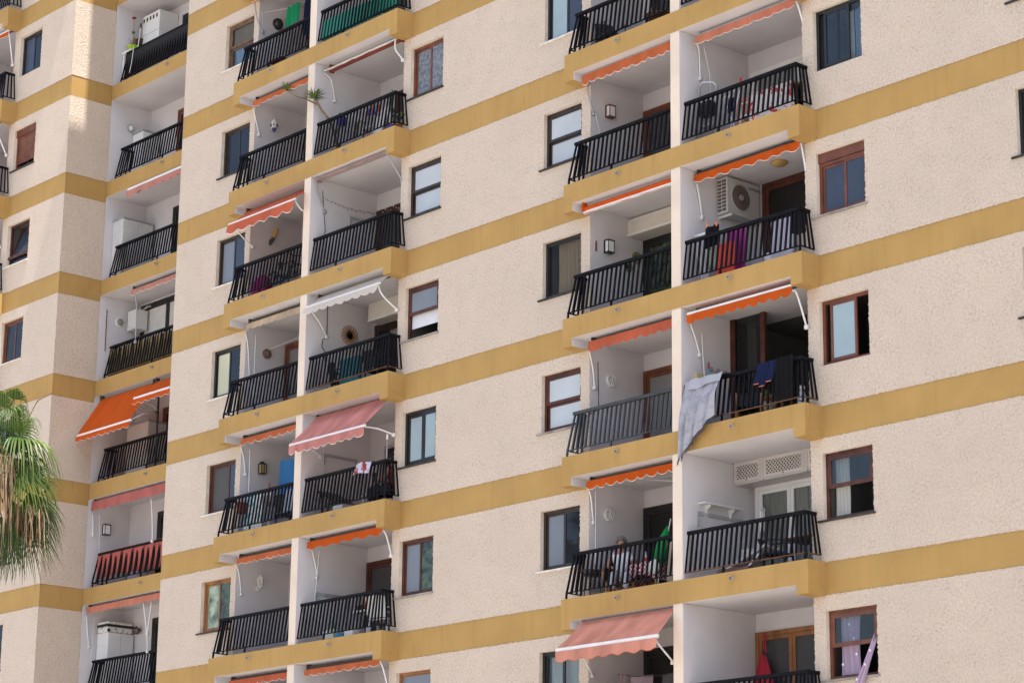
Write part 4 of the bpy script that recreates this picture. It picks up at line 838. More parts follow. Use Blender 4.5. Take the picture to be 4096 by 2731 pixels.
# storage in the recess
CABW = mat('cabinet_white', (.70, .70, .70), .5, .02); CABG = mat('cabinet_grey', (.55, .55, .54), .5, .03); CABTOP = mat('cabinet_top_grey', (.30, .30, .30), .6, .05)
def cabinet(label, x0, x1, y0, y1, z0, z1, body, top, doors=2, face='x', inner=None):
    t = thing('cabinet', label, 'cabinet', ((x0+x1)/2, (y0+y1)/2, z0)); MB().box(x0, x1, y0, y1, z0, z1).build('cabinet_body', body, t, bevel=.006)
    if top: MB().box(x0-.012, x1+.015, y0-.015, y1+.01, z1+.001, z1+.05).build('cabinet_top', top, t, bevel=.005)
    for i in range(doors):
        w = (y1-y0)/doors; MB().box(x1+.001, x1+.016, y0+w*i+.006, y0+w*(i+1)-.006, z0+.06, z1-.012).build('door', inner or body, t)
    return t
cabinet('pale grey two door plastic wardrobe in the recess', -20.47, -19.98, 1.56, 2.52, 5.52, 7.30, CABG, CABTOP); cabinet('low white cabinet with grey edges under the ring light', -20.47, -19.95, 2.02, 2.56, 8.32, 9.92, CABW, CABTOP, 1); cabinet('white cabinet carrying the patterned suitcase', -20.47, -19.95, 1.78, 2.56, -5.68, -3.93, CABW, None); cabinet('white wardrobe behind the orange awning in the recess', -19.9, -18.9, 2.0, 2.57, -.08, 1.55, CABG, CABTOP, 2)
t = cabinet('large white boxy cupboard with square vent holes at the top of the recess', -20.2, -19.35, 1.98, 2.58, 11.12, 13.33, CABW, None, 0)
mb = MB()
for i in range(5): mb.box(-20.17+.16*i, -20.10+.16*i, 1.974, 1.981, 13.14, 13.25)
mb.build('vent_holes', DBK, t); mb = MB(); [mb.box(-20.19, -19.36, 1.972, 1.979, z, z+.008) for z in (12.35, 12.75)]; mb.box(-19.8, -19.79, 1.972, 1.979, 11.2, 12.35); mb.build('panel_joint', GREYM, t)
t = thing('suitcase', 'white suitcase with black floral print lying on the white cabinet', 'suitcase', (-20.2, 2.2, -3.92)); SUIT = print_mat('suitcase_print', (.66, .65, .63), (.05, .05, .05), 9, .60, .63); MB().box(-20.45, -19.96, 1.75, 2.55, -3.928, -3.76).build('lower_shell', SUIT, t, bevel=.05); MB().box(-20.45, -19.96, 1.75, 2.55, -3.715, -3.63).build('upper_shell', SUIT, t, bevel=.04); MB().box(-20.445, -19.965, 1.755, 2.545, -3.77, -3.705).build('zip_band', FBLACK, t); MB().box(-19.97, -19.93, 1.76, 1.84, -3.91, -3.84).build('wheel', FBLACK, t, bevel=.01)
t = thing('water_heater', 'spotted white water heater on the recess wall', 'water heater', (-20.2, 2.4, 4.3)); MB().box(-20.42, -20.0, 2.14, 2.52, 4.33, 4.88, 0).build('housing', print_mat('heater_spots', (.66, .64, .62), (.08, .06, .05), 14, .70, .72), t, bevel=.02); MB().tube([(-20.2, 2.3, 4.33), (-20.2, 2.25, 4.2), (-20.12, 2.2, 4.18), (-20.1, 2.25, 4.33)], .02, 8).build('pipe', GREYM, t); MB().tube([(-20.15, 2.4, 4.88), (-20.0, 2.5, 5.0), (-19.95, 2.58, 5.02)], .03, 8).build('flue', GREYM, t)
one(MB().tube([(-17.62, 1.47, .05), (-17.62, 1.47, 2.3)], .028, 8), 'support_pole', FBLACK, 'black pole standing under the orange awnings', 'pole')
# plant shelf of the top recess balcony
one(MB().box(-20.47, -20.0, 1.52, 1.95, 12.18, 12.23).box(-20.45, -20.4, 1.55, 1.6, 11.13, 12.179).box(-20.07, -20.02, 1.55, 1.6, 11.13, 12.179), 'plant_stand', WHITEP, 'white plant stand carrying the lime green pot', 'stand')
LIME = mat('pot_lime', (.35, .55, .03), .4, .05); TERR = mat('terracotta', (.34, .12, .055), .8, .1); SOIL = mat('soil', (.04, .03, .02), .9, .2); LEAF = mat('leaf_green', (.075, .13, .035), .6, .25, 6); LEAFD = mat('leaf_dry', (.24, .15, .09), .8, .25, 6); STEM = mat('stem', (.16, .11, .07), .8, .2, 8)
def pot(t, x, y, z, r, h, m, rim=True): MB().lathe([(r*.72, 0), (r, h*.86), (r*1.06, h*.86), (r*1.06, h), (r*.9, h), (r*.88, h*.9), (.004, h*.9)] if rim else [(r*.8, 0), (r, h), (r*.9, h), (.004, h*.9)], (x, y, z), 'z', 18).build('pot', m, t, True)
def blades(mb, c, n, l, w, rr, up=.5, droop=.3, mi=0):
    c = Vector(c)
    for i in range(n):
        a = rr.random()*2*math.pi; e = up+rr.uniform(-.35, .35); d = Vector((math.cos(a)*math.cos(e), math.sin(a)*math.cos(e), math.sin(e))); L_ = l*rr.uniform(.7, 1.15); s = d.cross(Vector((0, 0, 1)))
        if s.length < .01: s = Vector((1, 0, 0))
        s.normalize(); pv = None
        for j in range(5):
            u = j/4; p = c+d*L_*u+Vector((0, 0, -droop*L_*u*u)); ww = w*(.6+.8*u)*(1-u)**.6 if u < 1 else .0008
            if pv: mb.face([pv[0], p-s*ww, p+s*ww, pv[1]], mi)
            pv = (p-s*ww, p+s*ww)
rr = random.Random(5)
t = thing('potted_plant', 'spiky dry plant in a lime green pot', 'potted plant', (-20.22, 1.72, 12.23)); pot(t, -20.22, 1.72, 12.23, .17, .16, LIME); mb = MB(); blades(mb, (-20.22, 1.72, 12.38), 26, .34, .012, rr, 1.0, .1); mb.build('foliage', LEAFD, t); mb = MB(); mb.tube([(-20.22, 1.72, 12.38), (-20.24, 1.72, 13.02), (-20.22, 1.7, 13.22)], .007, 5); mb.build('stem', STEM, t); mb = MB(); blades(mb, (-20.22, 1.7, 12.76), 16, .12, .012, rr, .8, 0); mb.build('foliage', LEAF, t); MB().blob((-20.22, 1.7, 13.24), .06, .2, 2, 0, 1, (1.3, 1, .5)).build('flower', mat('flower_maroon', (.18, .03, .03), .8), t)
one(MB().lathe([(.05, -.22), (.15, -.05), (.17, .06), (.13, .08), (.004, .07)], (-20.3, 2.0, 12.62), 'z', 14), 'hanging_basket', mat('basket_dark', (.05, .035, .02), .9, .25, 20, .4, 40), 'dark woven basket hanging beside the dry plant', 'basket', smooth=True)
t = thing('broom', 'white broom leaning on the boxy cupboard', 'broom', (-19.9, 1.7, 11.2)); MB().tube([(-19.85, 1.55, 11.2), (-20.1, 1.85, 12.95)], .014, 7).build('handle', WHITEP, t); MB().tube([(-20.1, 1.85, 12.95), (-20.13, 1.88, 13.1)], .02, 7).build('grip', FBLACK, t); MB().box(-19.95, -19.72, 1.5, 1.58, 11.13, 11.22).build('brush', GREYM, t)
one(MB().box(-20.13, -15.0, 1.44, 1.446, 11.33, 12.04), 'balcony_screen', mat('screen_black', (.012, .012, .014), .8, .1), 'black screen fixed behind the top recess railing', 'privacy screen')
cord('white cord hanging over the black screened railing', [(-19.55, 1.33, 12.1), (-19.58, 1.30, 11.6), (-19.66, 1.30, 11.35)], CORD, .008)
one(MB().box(-20.17, -15.0, 1.44, 1.50, 3.66, 3.70), 'bamboo_trim', mat('bamboo_trim', (.40, .22, .07), .6, .2), 'strip of yellow wood laid along the handrail below the water heater', 'rail trim')
BAMB = mat('bamboo_screen', (.17, .12, .055), .8, .15, 12)
mb = MB(); 
for i in range(26): mb.tube([(-20.1+.2*i, 1.50, 2.9), (-20.1+.2*i, 1.52, 3.6)], .07, 6)
one(mb, 'bamboo_screen', BAMB, 'straw coloured cane screen behind the railing below the water heater', 'privacy screen')
CRAIL = cloth_mat('rail_cloth_coral', (.50, .13, .105), .3, .09)
mb = MB(); mb.grid(lambda u, v: (-20.14+5.1*u, 1.455+.008*math.sin(u*60), -2.58+.70*v+.03*math.sin(u*9)*(1-v)), 90, 6)
one(mb, 'railing_cloth', CRAIL, 'coral canvas tied behind the railing bars in the recess', 'cloth')
one(MB().box(-19.7, -18.6, 2.0, 2.5, -1.95, -1.92).box(-19.68, -19.63, 2.02, 2.07, -2.87, -1.951).box(-18.67, -18.62, 2.02, 2.07, -2.87, -1.951).box(-19.66, -18.64, 2.42, 2.46, -2.3, -1.951).box(-19.62, -18.68, 2.01, 2.03, -2.1, -1.951), 'side_table', GREYM, 'narrow grey table behind the coral railing cloth', 'table')
# green panels of the top balcony
GRN = mat('panel_green', (.01, .16, .105), .45, .08, spec=.4); mb = MB()
n = 22
for i in range(n):
    u = i/n; x = A0+3.38+(2.86)*u; h = .46 if i < n-3 else .70
    mb.tube([(x+.06, -.325, H*3+.14), (x+.06, -.325+.09*h/.7, H*3+.14+h)], .055, 8)
one(mb, 'green_screen', GRN, 'dark green corrugated sheet behind the top railing bars', 'privacy screen')

# ------------------------------------------------------------------ laundry
def drape(name, label, x0, x1, y, z1, drop, m, cat='laundry', folds=4, amp=.02, taper=0, group=None, skew=0, hem=None, nv=10):
    mb = MB(); mb.grid(lambda u, v: (x0+(x1-x0)*(u+(.5-u)*taper*(1-v))+skew*(1-v), y+amp*math.sin(u*folds*6.28+1.3*v)-.01*math.sin(v*4), z1-(drop(u) if callable(drop) else drop)*(1-v)), 8*folds, nv)
    return one(mb, name, m, label, cat, group, smooth=True)
GREENC = cloth_mat('cloth_green', (.02, .30, .13), .3, .1); NAVY = cloth_mat('cloth_navy', (.012, .016, .04), .2, .15); DENIM = cloth_mat('cloth_denim', (.05, .09, .24), .2, .15); BLKC = cloth_mat('cloth_black', (.010, .010, .012), .15, .2)
LG2 = 'washing hung on the top left balcony'
drape('hanging_cloth', 'green cloth hanging on the line of the top left balcony', A0+1.0, A0+1.55, .3, 10.26, lambda u: .62-.35*abs(u-.5)+.1*math.sin(u*7), GREENC, folds=3, amp=.035, group=LG2)
drape('hanging_cloth', 'dark navy trousers hanging between green cloth and denim shirt', A0+1.62, A0+2.2, .38, 10.30, .95, NAVY, folds=3, group=LG2); drape('hanging_cloth', 'blue denim shirt hanging beside the left stack pillar', A0+2.22, A0+3.0, .38, 10.34, .7, DENIM, folds=3, group=LG2)
BLUET = cloth_mat('towel_blue', (.07, .26, .60), .25, .06)
mb = MB(); mb.grid(lambda u, v: (A0+.80+.95*u, .75+.025*math.sin(u*12+v)+.2*u, -2.05+1.13*v-.03*u*(1-v)-.02*u), 24, 12); one(mb, 'hanging_towel', BLUET, 'blue towel hanging on the balcony of the yellow glass lantern', 'towel', smooth=True)
TOW = print_mat('towel_print', (.55, .55, .68), (.30, .035, .03), 2.6, .46, .52)
mb = MB(); mb.grid(lambda u, v: (A0+5.22+.50*u+.03*(1-v)*(u-.5), -.345-.02*math.sin(u*5)-.09*(1-v), -1.87-.26*(1-v)+.02*math.sin(u*4)), 20, 8); mb.grid(lambda u, v: (A0+5.22+.50*u, -.345+.16*v, -1.87+.012*math.sin(v*math.pi)), 20, 4); one(mb, 'beach_towel', TOW, 'small white and red brown printed towel laid over the handrail', 'towel', smooth=True)
# grey shawl hanging over the rail
SH = print_mat('shawl_print', (.335, .335, .375), (.25, .25, .29), 5.0, .46, .66); SHP = print_mat('shawl_scribble', (.50, .49, .53), (.03, .03, .035), 14, .47, .52)
t = thing('shawl', 'long grey patterned shawl hanging over the railing down past the slab', 'shawl', (3.8, -.45, -3.45))
def shfn(u, v):                                   # v=0 rail, v=1 hem; the hem climbs steeply to the right
    L_ = 1.53-.95*u+.20*u*u; q = u+.030*math.sin(u*19+v*2.5)*v; x = 3.385+.93*q-.07*v
    f = abs(math.sin(u*10.5+v*1.6+.4*math.sin(v*2.1)))**.6; g = .5+.5*math.sin(u*47+v*4+1)
    return (x, -.40-.115*min(1, v*2.2)-(.075*f+.014*g)*(.3+.7*min(1, v*1.5)), -1.895-.012*u-L_*v)
mb = MB(); mb.grid(shfn, 90, 40); mb.build('cloth', SH, t, True)
mb = MB(); mb.grid(lambda u, v: (3.52+.84*u, -.42-.012*math.sin(u*14)-.085*v, -1.868-.20*v-.03*math.sin(u*6)*v), 40, 6); mb.grid(lambda u, v: (3.52+.84*u, -.42+.2*v, -1.868+.016*math.sin(v*3.1)), 30, 5); mb.build('folded_edge', mat('shawl_plain', (.37, .37, .41), .9, .05), t, True)
mb = MB(); mb.grid(lambda u, v: (3.335+.16*u+.02*math.sin(v*4), -.405-.05*v-.014*math.sin(u*9+v*3), -1.93-.42*v-.1*u), 14, 16); mb.build('printed_end', SHP, t, True)
mb = MB(); rr = random.Random(8)
for i in range(60):
    u = i/59; a = Vector(shfn(u, 1)); mb.bar(a, a+Vector((rr.uniform(-.02, .02)-.01, rr.uniform(-.01, .01), -.07-.035*rr.random())), .008, .008)
mb.build('fringe', mat('fringe_dark', (.08, .08, .10), .9, .2), t)
SPORT = cloth_mat('cloth_sport_blue', (.012, .018, .055), .2, .15)
t = thing('sports_top', 'dark blue sports top with orange hems drying on the handrail', 'laundry', (5.4, -.36, -2.3)); mb = MB()
for a, c, d in ((5.16, 5.30, .40), (5.30, 5.44, .46), (5.46, 5.62, .40)): mb.grid(lambda u, v: (a+(c-a)*u-.02*v, -.345-.02*math.sin(u*6)-.09*v, -1.86-d*v), 8, 8)
mb.build('cloth', SPORT, t, True); mb = MB(); [mb.box(a-.02, a+.10, -.46, -.452, -1.875-d, -1.86-d) for a, d in ((5.18, .40), (5.31, .46), (5.48, .40))]; mb.build('hem', mat('hem_orange', (.5, .14, .08), .8), t)
drape('hanging_cloth', 'wide black cloth drying over the right end of the railing', 5.62, 6.06, -.40, -1.86, .80, BLKC, folds=4, amp=.015)
# lower right: red bag on the door
t = thing('drawstring_bag', 'red drawstring bag hanging on the wooden balcony door', 'bag', (3.55, 1.36, -7.6)); REDC = cloth_mat('bag_red', (.40, .035, .055), .2, .12); mb = MB()
mb.grid(lambda u, v: (3.62+(.30*(1-v)**.5+.03)*(u-.5)*2*(.70+.30*(1-v)), 1.33-.09*math.sin(u*math.pi)*(1-v*.6)-.012*math.sin(u*19)*v, -7.62+.82*v*(1-.04*math.sin(u*9))), 28, 12); mb.build('bag_body', REDC, t, True)
MB().tube([(3.64, 1.34, -6.75), (3.61, 1.37, -6.42), (3.62, 1.38, -6.40), (3.68, 1.36, -6.80)], .014, 6).build('drawstring', REDC, t)
# right stack upper: BR0 laundry stand
RACKW = mat('rack_white', (.7, .7, .72), .4)
t = thing('drying_rack', 'small white drying rack with pegs at the left end of the railing', 'drying rack', (3.55, .0, .0)); MB().tube([(3.36, -.12, 1.02), (3.72, -.02, 1.06)], .035, 8).build('rack_bar', RACKW, t, True); mb = MB(); [mb.tube([(3.38+.05*i, -.08+.02*i, 1.0), (3.40+.05*i, -.05+.02*i, -.06)], .007, 5) for i in range(3)]; mb.build('rack_legs', RACKW, t)
PG = mat('peg_orange', (.8, .2, .04), .5)
for i, (x, z) in enumerate(((3.78, 1.08), (4.02, 1.06))): one(MB().box(x, x+.02, -.22, -.20, z, z+.09), 'clothes_peg', PG, ['orange clothes peg on the black shorts', 'orange clothes peg beside the magenta cloth'][i], 'clothes peg')
LG3 = 'washing behind the railing under the air conditioner'
drape('hanging_cloth', 'white striped towel at the left end under the air conditioner', 3.44, 3.66, -.05, .95, .85, cloth_mat('cloth_offwhite', (.55, .54, .58), .25, .1), folds=3, group=LG3); drape('hanging_cloth', 'black shorts pegged below the air conditioner', 3.70, 4.06, -.2, 1.10, .42, BLKC, folds=2, group=LG3, amp=.03)
drape('hanging_cloth', 'grey checked cloth hanging below the black shorts', 3.60, 3.98, -.05, .72, .36, check_mat('cloth_grey_check', (.34, .36, .30), (.20, .22, .19), 30), folds=2, group=LG3)
drape('hanging_cloth', 'magenta cloth hanging beside the orange peg', 4.02, 4.52, .05, 1.02, .95, cloth_mat('cloth_magenta', (.36, .04, .24), .25, .1), folds=2, group=LG3); drape('hanging_cloth', 'coral red towel low behind the bars', 4.02, 4.50, -.22, .68, .62, cloth_mat('cloth_coral_red', (.60, .08, .06), .2, .06), folds=1, group=LG3, amp=.012)
drape('hanging_cloth', 'lilac white towel hung near the right corner post', 5.30, 5.82, -.10, .86, .92, cloth_mat('cloth_lilac_white', (.55, .54, .66), .25, .05), folds=1, group=LG3, amp=.012)
one(MB().lathe([(.30, 0), (.32, .5), (.30, .52), (.004, .5)], (4.95, .55, -.08), 'z', 20), 'water_tank', CABW, 'round white tub behind the bars under the air conditioner', 'tub', smooth=True); one(MB().box(4.35, 4.95, .9, 1.4, -.08, .95), 'washing_machine', CABG, 'grey white washing machine below the air conditioner', 'washing machine', bevel=.02)
one(MB().box(5.78, 6.08, .10, .32, -.08, .55), 'cardboard_box', print_mat('carton', (.45, .42, .36), (.40, .10, .06), 6, .60, .63), 'pale carton with orange print at the right end of the balcony', 'carton')
# BL-3 laundry line
LG4 = 'washing under the large salmon awning'
GRC = cloth_mat('cloth_grey_pink', (.30, .24, .27), .2, .1); cord('dark sagging clothesline under the large salmon awning', [(.75, .35, -7.02), (1.3, .3, -7.12), (2.0, .3, -7.16), (2.6, .3, -7.12), (3.05, .3, -7.02)], CORDB, .008, 'clothesline')
drape('hanging_cloth', 'bunched grey rag at the left end of the sagging line', .82, 1.02, .33, -7.04, .42, GRC, folds=2, amp=.04, group=LG4, taper=.4); drape('hanging_cloth', 'grey pink towel in the middle of the sagging line', 1.15, 1.75, .30, -7.12, .6, GRC, folds=1, amp=.012, group=LG4); drape('hanging_cloth', 'dark grey towel on the sagging line near the pillar', 2.0, 2.75, .30, -7.14, .6, cloth_mat('cloth_dark_grey', (.10, .09, .10), .2, .1), folds=2, amp=.012, group=LG4); drape('hanging_cloth', 'small orange red cloth beside the pillar at the bottom', 2.80, 3.02, .3, -7.03, .36, cloth_mat('cloth_orange_red', (.6, .08, .05), .2), folds=1, amp=.012, group=LG4)

# ------------------------------------------------------------------ balcony furniture
WOOD = mat('furniture_wood', (.16, .065, .03), .5, .2, 6, stretch=(1, 1, .3)); WICK = mat('wicker', (.42, .22, .09), .65, .25, 14, .3, 60); PLW = mat('plastic_white', (.68, .67, .65), .4, .03)
def table(label, x0, x1, y0, y1, z, f, m, legm=None, round_=False):
    t = thing('balcony_table', label, 'table', ((x0+x1)/2, (y0+y1)/2, f)); cx, cy = (x0+x1)/2, (y0+y1)/2
    if round_: MB().lathe([(.004, 0), ((x1-x0)/2, 0), ((x1-x0)/2, .03), (.004, .031)], (cx, cy, z-.03), 'z', 24).build('tabletop', m, t, True)
    else: MB().box(x0, x1, y0, y1, z-.035, z).build('tabletop', m, t, bevel=.01)
    ins = .06 if not round_ else (x1-x0)*.2
    for a in (x0+ins, x1-ins):
        for b in (y0+ins, y1-ins): MB().bar((a, b, z-.036), (a+(a-cx)*.08, b+(b-cy)*.08, f), .04, .04).build('leg', legm or m, t)
    return t
def chair(label, cx, cy, f, rot, m, seatm=None, back=.85, w=.44, slats=False, group='chairs on the balconies'):
    t = thing('balcony_chair', label, 'chair', (cx, cy, f), group); c, s = math.cos(rot), math.sin(rot)
    P = lambda x, y, z: (cx+x*c-y*s, cy+x*s+y*c, f+z)
    h = w/2; sm = seatm or m
    q = MB(); q.grid(lambda u, v: P(-h+w*u, -h+w*v, .44-.02*math.sin(v*3.1)), 4, 4); q.grid(lambda u, v: P(-h+w*u, -h+w*v, .41), 4, 4); [q.bar(P(*a), P(*b), .03, .03) for a, b in (((-h, -h, .425), (h, -h, .425)), ((-h, h, .425), (h, h, .425)), ((-h, -h, .425), (-h, h, .425)), ((h, -h, .425), (h, h, .425)))]; q.build('seat', sm, t)
    q = MB(); q.grid(lambda u, v: P(-h+w*u, h+.10*v+.02*math.sin(u*3.14), .46+(back-.46)*v-.03*(2*u-1)**2*v), 6, 6); q.grid(lambda u, v: P(-h+w*u, h+.025+.10*v+.02*math.sin(u*3.14), .46+(back-.46)*v-.03*(2*u-1)**2*v), 6, 6); q.build('backrest', sm, t, True)
    for x in (-h, h):
        for y in (-h, h): MB().bar(P(x, y, .42), P(x*1.1, y*1.1, 0), .032, .032).build('leg', m, t)
        MB().tube([P(x, -h, .42), P(x*1.05, -h, .66), P(x*1.05, 0, .68), P(x, h+.05, .67)], .016, 6).build('armrest', m, t, True)
    return t
F = lambda k: H*k-.08
chair('black garden chair behind the railing at the top, left of the pillar', .75, .15, F(2), R(70), FBLACK, FBLACK); table('small round brown table beside the black garden chair', 1.6, 2.2, .1, .7, F(2)+.62, F(2), WOOD, FBLACK, True); chair('second chair with a bent metal frame by the round brown table', 2.5, .6, F(2), R(-60), ALU, FBLACK)
table('white plastic table crowded with things, lower left stack', A0+4.6, A0+5.25, .10, .85, F(-2)+.72, F(-2), PLW); chair('white plastic chair at the corner post of the lower left stack', A0+5.62, .22, F(-2), R(195), PLW, PLW, .92, .5)
mb = MB(); rr = random.Random(2); [mb.blob((A0+4.66+.06*(i % 9), .25+.2*rr.random(), F(-2)+.76+.20*rr.random()), .085, .3, 2, i % 3, i) for i in range(18)]; one(mb, 'clothes_heap', [mat('heap_orange', (.35, .12, .03), .9, .3, 20), mat('heap_dark', (.03, .025, .03), .9), mat('heap_red', (.25, .04, .04), .9)], 'heap of orange and dark things on the white plastic table', 'heap')
t = thing('shopping_bag', 'white and green shopping bag standing behind the railing', 'bag', (A0+4.0, -.02, F(-2))); MB().box(A0+3.86, A0+4.26, -.12, .06, F(-2), F(-2)+.36).build('bag_body', print_mat('bag_green_print', (.6, .62, .58), (.02, .22, .12), 5, .52, .56), t, bevel=.03); MB().tube([(A0+3.95, -.03, F(-2)+.36), (A0+3.97, -.03, F(-2)+.52), (A0+4.15, -.03, F(-2)+.52), (A0+4.17, -.03, F(-2)+.36)], .012, 6).build('handle', mat('bag_green', (.02, .22, .12), .7), t)
one(MB().lathe([(.11, 0), (.13, .2), (.12, .22), (.004, .2)], (A0+4.55, -.1, F(-2)), 'z', 16), 'bucket', mat('bucket_blue', (.03, .22, .40), .4), 'blue bucket on the floor next to the shopping bag', 'bucket', smooth=True); one(MB().box(A0+4.75, A0+5.05, -.2, .0, F(-2), F(-2)+.26), 'storage_crate', PLW, 'white crate at the foot of the white plastic table', 'crate', bevel=.02)
# AR-1: lounger, box
t = thing('sun_lounger', 'black folded sun lounger behind the railing under the pink awning', 'sun lounger', (A0+3.9, .3, F(-1))); mb = MB(); mb.bar((A0+3.44, .2, F(-1)+.72), (A0+4.25, .25, F(-1)+.30), .55, .04, 0, (0, 1, 0)); mb.build('mattress', FBLACK, t); mb = MB(); [mb.bar((A0+3.44+.8*u, y, F(-1)+.70-.4*u), (A0+3.5+.8*u, y, F(-1)), .03, .03) for u in (.1, .9) for y in (0., .5)]; mb.tube([(A0+4.2, 0, F(-1)+.42), (A0+4.7, .1, F(-1)+.36)], .016, 6); mb.build('frame', FBLACK, t)
one(MB().box(A0+4.2, A0+4.55, -.2, .1, F(-1), F(-1)+.27), 'storage_crate', CABG, 'grey crate on the floor beside the black lounger', 'crate', bevel=.015)
t = thing('folding_chair', 'black folding chair hung up on the back wall beside a post', 'chair', (A0+4.4, 1.3, -1.75)); MB().box(A0+4.16, A0+4.60, 1.30, 1.33, -1.52, -1.10).build('seat', DBK, t); mb = MB(); [mb.bar((x, 1.28, -2.1), (x, 1.28, -1.02), .03, .03) for x in (A0+4.12, A0+4.64)]; mb.box(A0+4.1, A0+4.66, 1.27, 1.30, -1.08, -1.03); mb.build('frame', GREYM, t)
table('low white table in the shade behind the towel', A0+4.4, A0+5.3, .4, .95, F(-1)+.55, F(-1), PLW); chair('dark chair with pale piping under the printed towel', A0+5.35, .45, F(-1), R(150), FBLACK, mat('cushion_navy', (.02, .02, .035), .8), .9)
t = thing('pole', 'grey pole with a white cap standing at the railing corner', 'pole', (A0+6.0, -.15, F(-1))); MB().tube([(A0+6.0, -.15, F(-1)), (A0+6.02, -.15, -1.42)], .016, 7).build('shaft', GREYM, t, True); MB().lathe([(.018, 0), (.024, .1), (.026, .12)], (A0+6.02, -.15, -1.42), 'z', 8).build('cap', WHITEP, t)
# AL: cushion chair etc
t = thing('papasan_chair', 'round magenta cushion chair behind the railing', 'chair', (A0+.85, .1, F(1))); MB().blob((A0+.88, .0, F(1)+.36), .34, .06, 3, 0, 2, (1, .55, 1)).build('cushion', mat('cushion_magenta', (.27, .01, .10), .9, .1), t, True); MB().lathe([(.22, 0), (.2, .04), (.2, .08)], (A0+.88, .1, F(1)), 'z', 16).build('base', RAT, t)
t = thing('bicycle', 'dark bicycle leaning on the railing beside the magenta chair', 'bicycle', (A0+1.9, .0, F(1)))
for x in (A0+1.5, A0+2.4):
    w_ = MB(); w_.tube([(x+.30*math.cos(q*math.pi/16), -.12, F(1)+.32+.30*math.sin(q*math.pi/16)) for q in range(33)], .02, 6); [w_.bar((x, -.12, F(1)+.32), (x+.29*math.cos(q*.785), -.12, F(1)+.32+.29*math.sin(q*.785)), .005, .005) for q in range(8)]; w_.build('wheel', FBLACK, t, True)
mb = MB(); a, b, c, d = (A0+1.5, -.12, F(1)+.32), (A0+1.9, -.12, F(1)+.30), (A0+1.78, -.12, F(1)+.72), (A0+2.28, -.12, F(1)+.74); [mb.tube([p, q], .018, 6) for p, q in ((a, b), (b, c), (a, c), (b, d), (c, d), (d, (A0+2.4, -.12, F(1)+.32)))]; mb.build('frame', FDBROWN, t); mb = MB(); mb.tube([(A0+2.28, -.35, F(1)+.9), (A0+2.27, -.12, F(1)+.86), (A0+2.28, .1, F(1)+.9)], .014, 6); mb.build('handlebar', FBLACK, t); MB().blob((A0+1.76, -.12, F(1)+.78), .1, .05, 2, 0, 1, (1.2, .6, .35)).build('saddle', FBLACK, t, True)
one(MB().box(A0+2.62, A0+3.0, .0, .2, F(1)+.35, F(1)+.95), 'beach_bag', print_mat('bag_blue_print', (.03, .14, .30), (.10, .03, .16), 5, .5, .6), 'blue and purple bag hanging next to the pillar', 'bag', bevel=.05)
t = thing('side_table', 'small dark red table with pots on the top left balcony', 'table', (A0+1.1, .0, F(3))); MB().box(A0+.95, A0+1.5, -.15, .15, F(3)+.4, F(3)+.43).build('tabletop', mat('table_red', (.12, .02, .02), .6), t); [MB().bar((x, y, F(3)), (x, y, F(3)+.4), .03, .03).build('leg', FDBROWN, t) for x in (A0+.98, A0+1.46) for y in (-.12, .12)]
# AL-1 things
t = thing('drying_rack', 'low rack with blue and white cloths on the balcony of the blue towel', 'drying rack', (A0+1.0, .1, F(-1))); mb = MB(); [mb.bar((A0+.6+.3*i, .0, F(-1)+.02), (A0+.6+.3*i, .05, F(-1)+.98), .02, .02) for i in range(4)]; mb.box(A0+.58, A0+1.55, .03, .05, F(-1)+.96, F(-1)+.98); mb.build('rack_frame', PLW, t); mb = MB(); mb.grid(lambda u, v: (A0+.55+.7*u, -.02+.02*math.sin(u*15), F(-1)+.25+.85*v-.1*u), 20, 6); mb.build('cloth', print_mat('cloth_blue_print', (.60, .63, .62), (.10, .34, .40), 5, .52, .6), t, True)
one(MB().tube([(A0+.92, .4, F(-1)+.8), (A0+.92, .4, F(-1)+1.36)], .03, 6), 'wooden_post', mat('post_wood', (.30, .14, .07), .7, .2), 'short wooden post behind the rack of blue cloths', 'post')
one(MB().lathe([(.10, 0), (.15, .24), (.14, .25), (.004, .22)], (A0+.62, -.12, F(-1)+.60), 'z', 14), 'flower_pot', mat('pot_red', (.22, .03, .02), .5), 'red pot inside the railing left of the blue towel', 'pot', smooth=True); drape('hanging_cloth', 'magenta cloth behind the bars beside the left stack pillar', A0+2.6, A0+3.0, -.12, F(-1)+.85, .8, cloth_mat('cloth_magenta', (.36, .04, .24), .25, .1), folds=1, amp=.012); one(MB().blob((A0+2.3, .4, F(-1)+.98), .12, .1, 2, 0, 3), 'cushion', CABW, 'white cushion in front of the blue towel', 'cushion', smooth=True)
chair('dark chair in front of the blue towel behind the bars', A0+2.0, .25, F(-1), R(190), FBLACK, DBK); drape('hanging_cloth', 'white and blue cloth over the chair before the blue towel', A0+2.2, A0+2.6, -.1, F(-1)+.92, .5, cloth_mat('cloth_pale_blue', (.42, .48, .62), .25, .1), folds=2)
